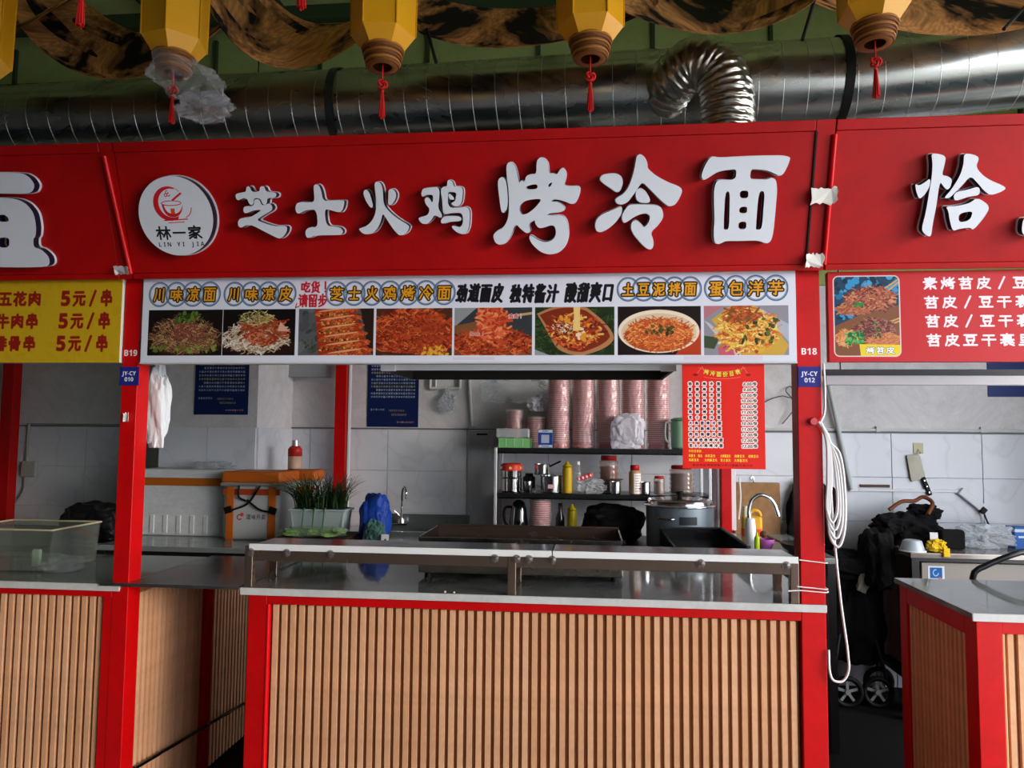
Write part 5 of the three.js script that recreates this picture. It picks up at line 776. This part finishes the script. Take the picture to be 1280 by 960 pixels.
single('pipe_frame', 'white plastic pipe frame on the wall right of the blue notice', 'pipe', [rod([-0.1, 0.05, 0], [0.11, 0.05, 0], 0.011), rod([-0.1, -0.035, 0], [0.11, -0.035, 0], 0.011), rod([-0.1, -0.035, 0], [-0.1, 0.12, 0], 0.011), rod([0.11, -0.035, 0], [0.11, 0.12, 0], 0.011), rod([-0.06, -0.035, 0], [-0.06, 0.05, 0], 0.008)], pipeM, [0.965, 1.955, -2.385]);
single('plastic_bag', 'small clear bag hung on the wall under the pipe frame', 'bag', [lump(0.055, 0.06, 0.03, 0.45, 2.4, 111, 4), T(lump(0.018, 0.03, 0.012, 0.4, 2, 115, 2), 0, 0.075, 0)], film, [0.99, 1.81, -2.372]);
single('drop_pipe', 'white pipe slanting down the wall left of the bowl stacks', 'pipe', [rod([1.125, 2.2, -2.385], [1.165, 1.645, -2.385], 0.011), rb(0.05, 0.02, 0.02, 0.004, 1.165, 1.65, -2.385)], pipeM);
single('splash_guard', 'bare steel splash panel on the wall at the left end of the rack', 'panel', ext(1.14, 1.365, 0.955, 1.625, -2.388, -2.378, 0.002), mat('#a9abb0', 0.4, 0.12, { roughnessMap: smudge }));
single('wall_sticker', 'small dark lettered strip at the top of the steel panel', 'sticker', ext(1.2, 1.275, 1.596, 1.608, -2.378, -2.3765), black);
single('door_track', 'white vertical strip beside the right rear red post', 'strip', [ext(2.9, 2.93, 0.99, 2.6, -2.33, -2.3, 0.003), tube([[2.96, 1.33, -2.34], [2.965, 1.2, -2.33], [2.95, 1.06, -2.32]], 0.005, 20, 6)], whitePlastic);
for (const [x, l] of [[0.315, 'white edge strip on the rear post behind the delivery boxes']]) single('edge_strip', l, 'strip', ext(x, x + 0.012, 0.98, 2.6, -2.31, -2.28), whitePlastic);

// ---------------------------------------------------------------- hoods
{
  const o = thing('extractor_hood', 'white edged extractor hood hanging over the griddle', 'hood', [0, 0, 0]), inner = mat('#38342f', 0.5, 0.5), X0 = 1.15, X1 = 2.29, Z0 = -0.6, Z1 = -0.12, Y = 1.846, wh = mat('#f1f2f4', 0.4);
  part(o, 'front_lip', ext(X0, X1, Y, Y + 0.042, Z1 - 0.012, Z1, 0.002), wh, 'white front lip');
  for (const x of [X0 - 0.004, X1 - 0.056]) part(o, 'lip_end_cap', ext(x, x + 0.06, Y - 0.003, Y + 0.05, Z1 - 0.016, Z1 + 0.004, 0.003), wh);
  for (const x of [1.35, 2.05]) part(o, 'hanging_bracket', ext(x, x + 0.03, Y + 0.022, Y + 0.05, Z1 - 0.004, -0.034), steelDull);
  part(o, 'side_lip', [ext(X0, X0 + 0.012, Y, Y + 0.04, Z0, Z1 - 0.012), ext(X1 - 0.012, X1, Y, Y + 0.04, Z0, Z1 - 0.012), ext(X0, X1, Y, Y + 0.04, Z0 - 0.012, Z0)], inner);
  const a = [X0, Y + 0.04, Z1 - 0.012], b = [X1, Y + 0.04, Z1 - 0.012], c = [X1, Y + 0.04, Z0], d = [X0, Y + 0.04, Z0], e = [1.45, 2.3, -0.28], f = [1.95, 2.3, -0.28], g = [1.95, 2.3, -0.5], h = [1.45, 2.3, -0.5];
  const q = []; for (const [p1, p2, p3, p4] of [[a, b, f, e], [b, c, g, f], [c, d, h, g], [d, a, e, h], [e, f, g, h]]) q.push(...p1, ...p2, ...p3, ...p1, ...p3, ...p4);
  const G = new THREE.BufferGeometry(); G.setAttribute('position', new THREE.Float32BufferAttribute(q, 3)); G.setAttribute('uv', new THREE.Float32BufferAttribute(new Float32Array(q.length / 3 * 2), 2)); G.computeVertexNormals();
  part(o, 'canopy', G, mat('#4a453e', 0.45, 0.6, { side: THREE.DoubleSide }));
  part(o, 'flue', cyl(0.1, 0.1, 0.3, 1.7, 2.43, -0.39, 28), steelDull);
}
{
  const o = thing('lamp_batten', 'long white lamp batten hanging across the right stall', 'lamp', [0, 0, 0]);
  part(o, 'housing', ext(2.925, 4.5, 1.812, 1.85, -0.44, -0.4, 0.004), mat('#e6e8ec', 0.4), 'white housing');
  part(o, 'mounting_bar', ext(2.93, 4.5, 1.852, 1.878, -0.47, -0.43, 0.003), mat('#5c6064', 0.5), 'dark mounting bar');
  for (const x of [3.0, 4.3]) part(o, 'hanger', rod([x, 1.87, -0.45], [x, 2.62, -0.45], 0.004), steelDull);
}

// ---------------------------------------------------------------- right stall interior
{
  const o = table('steel work table along the wall of the right stall', 3.79, 4.95, -2.36, -1.76, 0.95, mat('#a29a94', 0.3, 0.6, { roughnessMap: smudge }), 0.02);
  const p = thing('steel_cabinet', 'dull steel cabinet with a blue sticker under the right work table', 'cabinet', [4.45, 0.23, -2.0]);
  part(p, 'case', ext(-0.58, 0.42, 0, 0.66, -0.3, 0.185, 0.005), mat('#8a847c', 0.5, 0.3));
  part(p, 'picture_sticker', T(new THREE.PlaneGeometry(0.09, 0.11), -0.5, 0.585, 0.1865), mat('#fff', 0.4, 0, { map: ctex(128, 128, (c) => { c.fillStyle = '#cfd4dc'; c.fillRect(0, 0, 128, 128); c.fillStyle = '#1d5a9c'; c.fillRect(14, 10, 96, 70); c.strokeStyle = '#8fc2e6'; c.lineWidth = 7; c.beginPath(); c.arc(60, 44, 20, 0, 5); c.stroke(); c.fillStyle = '#17191e'; c.fillRect(14, 84, 100, 36); c.fillStyle = '#c9683a'; c.beginPath(); c.arc(92, 88, 16, 0, 7); c.fill(); }) }), 'blue picture sticker');
  part(p, 'dark_knob', cyl(0.045, 0.05, 0.03, 0.1, 0.58, 0.2, 28, Math.PI / 2), black);
}
{
  const o = thing('food_tub', 'frosted clear plastic tub on the edge of the right work table', 'tub', [3.826, 0.95, -1.82]);
  part(o, 'tub', lathe([[0, 0.066], [0.04, 0.066], [0.05, 0.06], [0.066, 0.006], [0.07, 0], [0.064, 0], [0.046, 0.056], [0, 0.06]], 28), phys('#dfe8ee', 0.3, { transmission: 0.55, thickness: 0 }));
  part(o, 'rim', T(new THREE.TorusGeometry(0.068, 0.004, 8, 32), 0, 0.004, 0, Math.PI / 2), whitePlastic);
}
single('yellow_pouch', 'crumpled yellow pouch hanging over the right table edge', 'pouch', [lump(0.05, 0.035, 0.04, 0.35, 2.3, 121, 4), T(rb(0.035, 0.05, 0.012, 0.004), 0.03, -0.03, 0.05)], mat('#d9b31c', 0.4), [3.95, 0.986, -1.8]);
single('black_case', 'soft black pouch case standing on the right work table', 'case', rb(0.14, 0.115, 0.08, 0.018), blackCloth, [4.09, 1.0085, -1.94]);
single('paper_card', 'blank white card leaning against the black case', 'card', T(rb(0.045, 0.065, 0.004, 0.001), 0, 0, 0, -0.1), whitePaint, [3.972, 1.02, -1.88]);
single('black_bag', 'heap of black bags with brown straps on the right table', 'bag', [lump(0.16, 0.1, 0.1, 0.4, 2.2, 131, 5, 0.5, 0.08), T(lump(0.09, 0.05, 0.06, 0.4, 2.2, 133, 4, 0.5, 0.08), 0.08, 0.1, 0), T(lump(0.1, 0.06, 0.08, 0.4, 2.2, 135, 4, 0.5, 0.08), -0.13, 0.03, 0.02)], blackCloth, [3.95, 1.04, -2.14]);
single('black_coat', 'black coat heaped over the left end of the right work table', 'coat', lump(0.09, 0.19, 0.14, 0.25, 1.7, 211, 5, 0.4, 0.1), blackCloth, [3.71, 0.86, -2.05]);
single('bag_strap', 'brown leather strap lying over the black bags', 'strap', tube([[-0.14, 0.12, 0.04], [-0.06, 0.17, 0.03], [0.02, 0.175, 0.02], [0.07, 0.2, 0.02], [0.11, 0.17, 0.05], [0.06, 0.1, 0.1]], 0.012, 50, 8), mat('#6a3a22', 0.6), [3.95, 1.04, -2.14]);
single('blue_carton', 'small blue and white carton at the right end of the table', 'carton', rb(0.16, 0.13, 0.1, 0.004), mat('#fff', 0.5, 0, { map: ctex(64, 64, (c) => { c.fillStyle = '#2a5aa0'; c.fillRect(0, 0, 64, 64); c.fillStyle = '#c6d2e2'; c.fillRect(0, 6, 64, 9); c.fillRect(8, 26, 40, 6); }) }), [4.56, 1.016, -2.05]);
single('plastic_bag', 'clear plastic bag lying on the table beside the blue carton', 'bag', lump(0.14, 0.065, 0.1, 0.45, 2.2, 141, 5), film, [4.33, 1.012, -2.05]);
single('hanging_jacket', 'black jacket hanging on the wall behind the white cord', 'jacket', lump(0.15, 0.24, 0.05, 0.3, 1.6, 151, 5, 0.4, 0.08), blackCloth, [3.42, 1.09, -2.33]);
{ // folded stroller
  const o = thing('folded_stroller', 'folded black stroller standing in the dark aisle corner', 'stroller', [3.62, 0, -2.12]);
  const fr = mat('#2a2b2d', 0.4, 0.5);
  part(o, 'frame', [tube([[-0.2, 0.1, 0.12], [-0.12, 0.45, 0.05], [0.02, 0.8, -0.02], [0.1, 0.86, -0.02]], 0.011, 40, 8), tube([[0.14, 0.1, 0.1], [0.05, 0.45, 0.05], [-0.1, 0.78, -0.02], [-0.2, 0.86, 0.0]], 0.011, 40, 8), rod([-0.2, 0.1, 0.12], [0.14, 0.1, 0.1], 0.01)], fr);
  part(o, 'seat_cloth', lump(0.16, 0.3, 0.09, 0.35, 1.8, 161, 5, 0.5, 0.08), blackCloth, undefined, [-0.02, 0.5, -0.02]);
  part(o, 'hood_cloth', lump(0.2, 0.09, 0.12, 0.35, 1.9, 165, 4, 0.5, 0.08), blackCloth, undefined, [-0.06, 0.82, 0]);
  part(o, 'pale_flap', T(lump(0.035, 0.12, 0.012, 0.35, 2.2, 171, 3, 0.5, 0.08), 0.02, 0.78, 0.11, 0, 0, -0.4), mat('#7d7a70', 0.8), 'pale grey cloth flap');
  for (const [x, z] of [[-0.12, 0.14], [0.06, 0.12], [-0.2, -0.06], [0.14, -0.08]]) { const w = part(o, 'wheel', T(new THREE.TorusGeometry(0.078, 0.016, 10, 36), 0, 0, 0), black, undefined, [x, 0.094, z]); for (let k = 0; k < 5; k++) part(w, 'spoke', T(bx(0.016, 0.064, 0.006), 0, 0.034, 0).rotateZ(k * 1.2566), greyPlastic); part(w, 'hub', cyl(0.016, 0.016, 0.03, 0, 0, 0, 16, Math.PI / 2), greyPlastic); }
}
single('cardboard_box', 'small dark cardboard box on the floor beside the stroller', 'box', rb(0.15, 0.18, 0.12, 0.004), mat('#3a2e2a', 0.9), [3.9, 0.094, -1.95]);
{ // white cord
  const o = thing('white_cord', 'white braided cord coiled on the red knob and hanging down', 'cord', [0, 0, 0]), m = mat('#e2dee0', 0.7);
  part(o, 'coil', [0, 1, 2, 3].map((k) => tube([[2.772, 1.652, -0.003 + k * 0.002], [2.796 + k * 0.003, 1.6, 0.002], [2.799 + k * 0.004, 1.45, 0.004], [2.795 + k * 0.003, 1.34 - k * 0.03, 0.004], [2.81 + k * 0.006, 1.3 - k * 0.028, 0.008], [2.826 + k * 0.008, 1.33 - k * 0.02, 0.008], [2.828 + k * 0.004, 1.45 + k * 0.03, 0.006], [2.81, 1.58, 0.002], [2.78, 1.648, 0.004]], 0.0052, 90, 7)), m);
  part(o, 'tail', tube([[2.812, 1.58, 0], [2.81, 1.4, 0.004], [2.816, 1.28, 0.004], [2.824, 1.165, 0.002], [2.838, 1.005, 0.002], [2.856, 0.845, 0.002], [2.856, 0.79, 0.002], [2.834, 0.757, 0.004], [2.804, 0.76, 0.004], [2.794, 0.785, 0.002], [2.793, 0.86, -0.004]], 0.0042, 110, 7), m);
  part(o, 'upper_run', tube([[2.796, 1.86, -0.005], [2.797, 1.76, 0.0], [2.792, 1.68, 0.002], [2.778, 1.65, 0.003]], 0.0042, 40, 7), m);
}
single('tie_string', 'upper white string tying the serving rack to the B18 post', 'string', tube([[2.699, 1.166, -0.004], [2.74, 1.162, -0.004], [2.794, 1.157, -0.006], [2.797, 1.155, -0.05]], 0.002, 30, 5), mat('#e2dee0', 0.7));
single('tie_string', 'lower white string wound twice round the B18 post', 'string', [tube([[2.66, 1.058, 0.0], [2.7, 1.06, -0.004], [2.795, 1.056, -0.006], [2.797, 1.06, -0.05]], 0.0022, 30, 5), tube([[2.69, 1.074, -0.002], [2.74, 1.07, -0.005], [2.794, 1.066, -0.007], [2.797, 1.066, -0.05]], 0.0022, 30, 5)], mat('#e2dee0', 0.7));

// ---------------------------------------------------------------- overhead: duct, drapes, lanterns
{
  const zinc = mat('#b9bdb8', 0.45, 1, { roughnessMap: smudge }), R = 0.18, dir = V(1, 0.016, 0).normalize();
  const o = thing('ventilation_duct', 'large spiral steel ventilation duct running above the sign boards', 'duct', [0, 0, 0]);
  const run = (p0, p1, nseam, name) => {
    const a = V(...p0), b = V(...p1), L = a.distanceTo(b), g = new THREE.CylinderGeometry(R, R, L, 72, 1, true), q = new THREE.Quaternion().setFromUnitVectors(V(0, 1, 0), b.clone().sub(a).normalize()), mid = a.clone().add(b).multiplyScalar(0.5);
    const m = part(o, name, g, zinc); m.quaternion.copy(q); m.position.copy(mid);
    for (let i = 0; i < nseam; i++) { const y = -L / 2 + (i + 0.5) * L / nseam; part(m, 'lock_seam', T(new THREE.TorusGeometry(R - 0.0008, 0.0024, 5, 64), 0, y, 0, Math.PI / 2 + 0.07), zinc); }
  };
  run([-2.2, 3.02, -0.44], [0.86, 3.035, -0.42], 30, 'tube'); run([0.86, 3.035, -0.42], [2.99, 3.075, -0.4], 22, 'tube'); run([2.99, 3.075, -0.4], [5.2, 3.2, -0.25], 22, 'tube');
  for (const [x, y, z] of [[0.86, 3.035, -0.42], [2.99, 3.075, -0.4]]) part(o, 'joint_collar', T(new THREE.CylinderGeometry(R + 0.006, R + 0.006, 0.035, 64, 1, true), x, y, z, 0, 0, Math.PI / 2), x > 2 ? black : mat('#4a5054', 0.4, 0.8), 'dark joint collar');
}
{ // flexible foil branch
  const o = thing('flexible_duct', 'crinkled shiny foil duct elbow rising behind the sign board', 'duct', [0, 0, 0]);
  const cv = new THREE.CatmullRomCurve3([[2.5, 2.5, -0.16], [2.5, 2.75, -0.16], [2.495, 2.93, -0.15], [2.46, 3.03, -0.15], [2.38, 3.07, -0.17], [2.3, 3.03, -0.24], [2.28, 3.0, -0.33]].map((p) => V(...p)));
  const N = 220, M = 40, fr = cv.computeFrenetFrames(N), P = [], I = [], U = [];
  for (let i = 0; i <= N; i++) { const c = cv.getPointAt(i / N), ring = Math.sin(i / N * 2 * Math.PI * 30); for (let j = 0; j <= M; j++) { const a = j / M * 2 * Math.PI, r = 0.1 + 0.0026 * ring + 0.007 * noise.noise(Math.cos(a) * 9, i * 0.42, Math.sin(a) * 9); const d = fr.normals[i].clone().multiplyScalar(Math.cos(a) * r).addScaledVector(fr.binormals[i], Math.sin(a) * r).add(c); P.push(d.x, d.y, d.z); U.push(j / M, i / N); } }
  for (let i = 0; i < N; i++) for (let j = 0; j < M; j++) { const a = i * (M + 1) + j, b = a + M + 1; I.push(a, a + 1, b, b, a + 1, b + 1); }
  const g = new THREE.BufferGeometry(); g.setAttribute('position', new THREE.Float32BufferAttribute(P, 3)); g.setAttribute('uv', new THREE.Float32BufferAttribute(U, 2)); g.setIndex(I); g.computeVertexNormals();
  part(o, 'foil_hose', g, mat('#c9c6ba', 0.28, 1, { side: THREE.DoubleSide }));
  part(o, 'clamp', T(new THREE.TorusGeometry(0.094, 0.006, 8, 40), 2.28, 3.0, -0.33, 0.3, 0.4), steelDull);
}
// bark-patterned drapes
const bark = (k) => mat('#ffffff', 0.85, 0, { map: dtex(512, (u, v) => { const a = tn(u, v * 1, 5, k * 9) + 0.6 * tn(u, v, 13, 3 + k) + 0.35 * tn(u, v, 34, 5 + k), b = tn(u, v, 60, k); const g = cl(0.5 + a * 1.3); let c = mix([84, 55, 33], [200, 140, 84], g); if (a < -0.22) c = mix(c, [14, 11, 9], cl((-0.22 - a) * 7)); return c.map((x) => x * (1 + b * 0.25)); }, 1) });
const barks = [bark(0), bark(1), bark(2)];
function drape(label, x0, x1, y0, y1, yb, z, width, k, tilt = 0.8) {
  const N = 70, M = 28, P = [], U = [], I = [];
  for (let i = 0; i <= N; i++) {
    const t = i / N, s = 2 * t - 1, x = x0 + (x1 - x0) * t, yl = (y0 + (y1 - y0) * t), y = yl - (yl - yb) * Math.pow(1 - s * s, 0.85), w = width * (0.75 + 0.25 * Math.sqrt(Math.max(0, 1 - s * s)));
    for (let j = 0; j <= M; j++) {
      const a = j / M * 2 * Math.PI, e = Math.cos(a), f = Math.sin(a);
      const fold = 0.02 * noise.noise(t * 3 + k * 5, e * 2.4, k) + 0.012 * Math.sin(e * 9 + t * 7 + k);
      const u = e * w, v = f * 0.03 + fold * (1 - e * e * 0.5) + 0.05 * (1 - e * e); // flattened, bellied section
      P.push(x + 0.02 * noise.noise(t * 4, e * 2, k * 3), y + u * Math.sin(tilt) + v * -Math.cos(tilt) + width, z - u * Math.cos(tilt) + v * Math.sin(tilt)); U.push(t * (x1 - x0) * 1.6 + k * 0.37, j / M * 0.9);
    }
  }
  for (let i = 0; i < N; i++) for (let j = 0; j < M; j++) { const a = i * (M + 1) + j, b = a + M + 1; I.push(a, a + 1, b, b, a + 1, b + 1); }
  const g = new THREE.BufferGeometry(); g.setAttribute('position', new THREE.Float32BufferAttribute(P, 3)); g.setAttribute('uv', new THREE.Float32BufferAttribute(U, 2)); g.setIndex(I); g.computeVertexNormals();
  const m = barks[k % 3]; m.side = THREE.DoubleSide;
  return single('fabric_drape', label, 'drape', g, m);
}
drape('brown bark-patterned drape hanging at the upper left corner', -1.0, 0.16, 3.2, 3.1, 2.84, 0.16, 0.3, 0);
drape('brown bark-patterned drape behind the lantern in the plastic bag', -0.3, 0.72, 3.18, 3.22, 2.85, 0.02, 0.24, 1);
drape('brown bark-patterned drape sagging lowest, left of the second full lantern', 0.46, 1.46, 3.36, 3.3, 2.77, 0.18, 0.25, 2);
drape('brown bark-patterned drape between the second and third lanterns', 1.2, 2.2, 3.05, 3.02, 2.895, 0.04, 0.24, 3);
drape('brown bark-patterned drape above the crinkled foil elbow', 1.96, 2.84, 3.04, 3.1, 2.85, 0.15, 0.24, 4);
drape('brown bark-patterned drape at the upper right corner', 2.7, 3.72, 3.0, 3.1, 2.86, 0.06, 0.24, 5);
for (const [x, y, z, h, l] of [[0.236, 3.02, 0.3, 1.6, 'left of the bagged lantern'], [0.818, 2.95, 0.3, 1.65, 'between the bagged lantern and its right neighbour']]) single('ceiling_wire', `thin black ceiling wire hanging down ${l}`, 'wire', rod([x, y, z - 1.2], [x, y + h, z - 1.2], 0.003, 6), black);
for (const [a, b, l] of [[[1.38, 3.05, 0.2], [1.436, 2.872, 0.3], 'right of the second full lantern'], [[2.73, 3.1, 0.2], [2.656, 2.897, 0.3], 'left of the rightmost lantern'], [[3.42, 3.05, 0.2], [3.28, 2.905, 0.3], 'at the upper right edge']]) single('tie_rod', `short dark stick hanging between drapes ${l}`, 'stick', rod(a, b, 0.006, 8), mat('#14140f', 0.7));
// lanterns
function makeLantern(label, pos) {
  const o = thing('hexagonal_lantern', label, 'lantern', pos, 'yellow lanterns along the market lane'), ym = phys('#d99a14', 0.32, { transmission: 0.0, clearcoat: 0.4 }), wk = mat('#7a4a20', 0.6);
  const hex = (r0, r1, h, y) => T(new THREE.CylinderGeometry(r1, r0, h, 6, 1, true).toNonIndexed(), 0, y + h / 2, 0, 0, 0.26);
  const flat = (g) => { g.deleteAttribute('normal'); g.computeVertexNormals(); return g; };
  part(o, 'shade', [flat(hex(0.068, 0.102, 0.045, 0.055)), flat(hex(0.102, 0.106, 0.3, 0.1)), flat(hex(0.106, 0.07, 0.05, 0.4))], ym);
  for (let k = 0; k < 6; k++) { const a = k * Math.PI / 3 + 0.26; part(o, 'corner_rib', rod([Math.sin(a) * 0.1025, 0.1, Math.cos(a) * 0.1025], [Math.sin(a) * 0.1065, 0.4, Math.cos(a) * 0.1065], 0.003, 6), mat('#c98c12', 0.4)); }
  const b = part(o, 'woven_base', lathe([[0.03, 0], [0.05, 0.0], [0.055, 0.03], [0.066, 0.06], [0.06, 0.06], [0.045, 0.01], [0.03, 0.004]], 36), wk);
  for (let i = 0; i < 6; i++) part(b, 'braid_ring', T(new THREE.TorusGeometry(0.0505 + i * 0.0029, 0.0036, 6, 40), 0, 0.003 + i * 0.0105, 0, Math.PI / 2), mat(i % 2 ? '#9a6428' : '#6a3c1a', 0.6));
  const rm = mat('#c01818', 0.6), t = part(o, 'tassel_cord', rod([0, 0.01, 0], [0, -0.05, 0], 0.0022, 6), rm);
  part(t, 'knot', [T(new THREE.TorusKnotGeometry(0.01, 0.0035, 50, 6, 2, 3), 0, -0.055, 0), T(new THREE.SphereGeometry(0.006, 10, 8), 0, -0.078, 0)], rm);
  const th = []; for (let i = 0; i < 26; i++) { const a = i * 2.4, q = Math.sqrt(i / 26); th.push(rod([Math.cos(a) * q * 0.004, -0.082, Math.sin(a) * q * 0.004], [Math.cos(a) * q * 0.011, -0.16 - (i % 4) * 0.002, Math.sin(a) * q * 0.011], 0.0014, 4)); }
  part(t, 'tassel', th, rm);
  part(o, 'hanging_cord', rod([0, 0.44, 0], [0, 1.2, 0], 0.003, 6), rm);
  return o;
}
const lan = makeLantern('yellow lantern half wrapped in a clear bag, left of the logo', [0.605, 2.766, 0.5]);
copy(lan, [1.306, 2.758, 0.5], 'yellow lantern hanging above the first small raised letters', undefined, 0.4);
copy(lan, [1.963, 2.757, 0.5], 'yellow lantern hanging above the two large raised letters', undefined, 0.25);
copy(lan, [2.808, 2.768, 0.5], 'yellow lantern hanging above the B18 post at right', undefined, -0.3);
copy(lan, [-0.1, 2.74, 0.5], 'yellow lantern cut by the left edge of the view', undefined, 0.1);
copy(lan, [0.703, 2.76, 1.08], 'nearer lantern of which only the red tassel shows at upper left', undefined, 0.5);
copy(lan, [1.278, 2.765, 1.1], 'nearer lantern whose red tassel tip shows beside the second lantern', undefined, 0.7);
single('plastic_bag', 'crumpled clear plastic bag wrapped round the base of the lantern', 'bag', (() => { const g = lump(0.1, 0.07, 0.075, 0.35, 2.2, 181, 5), p = g.attributes.position; for (let i = 0; i < p.count; i++) p.setX(i, p.getX(i) - p.getY(i) * 0.7); g.computeVertexNormals(); return g; })(), clear, [0.65, 2.74, 0.5]);
single('plastic_bag', 'loose tail of clear bag hanging below the wrapped lantern', 'bag', lump(0.075, 0.04, 0.05, 0.5, 2.6, 187, 5), clear, [0.715, 2.645, 0.5]);
renderer.render(scene, camera);
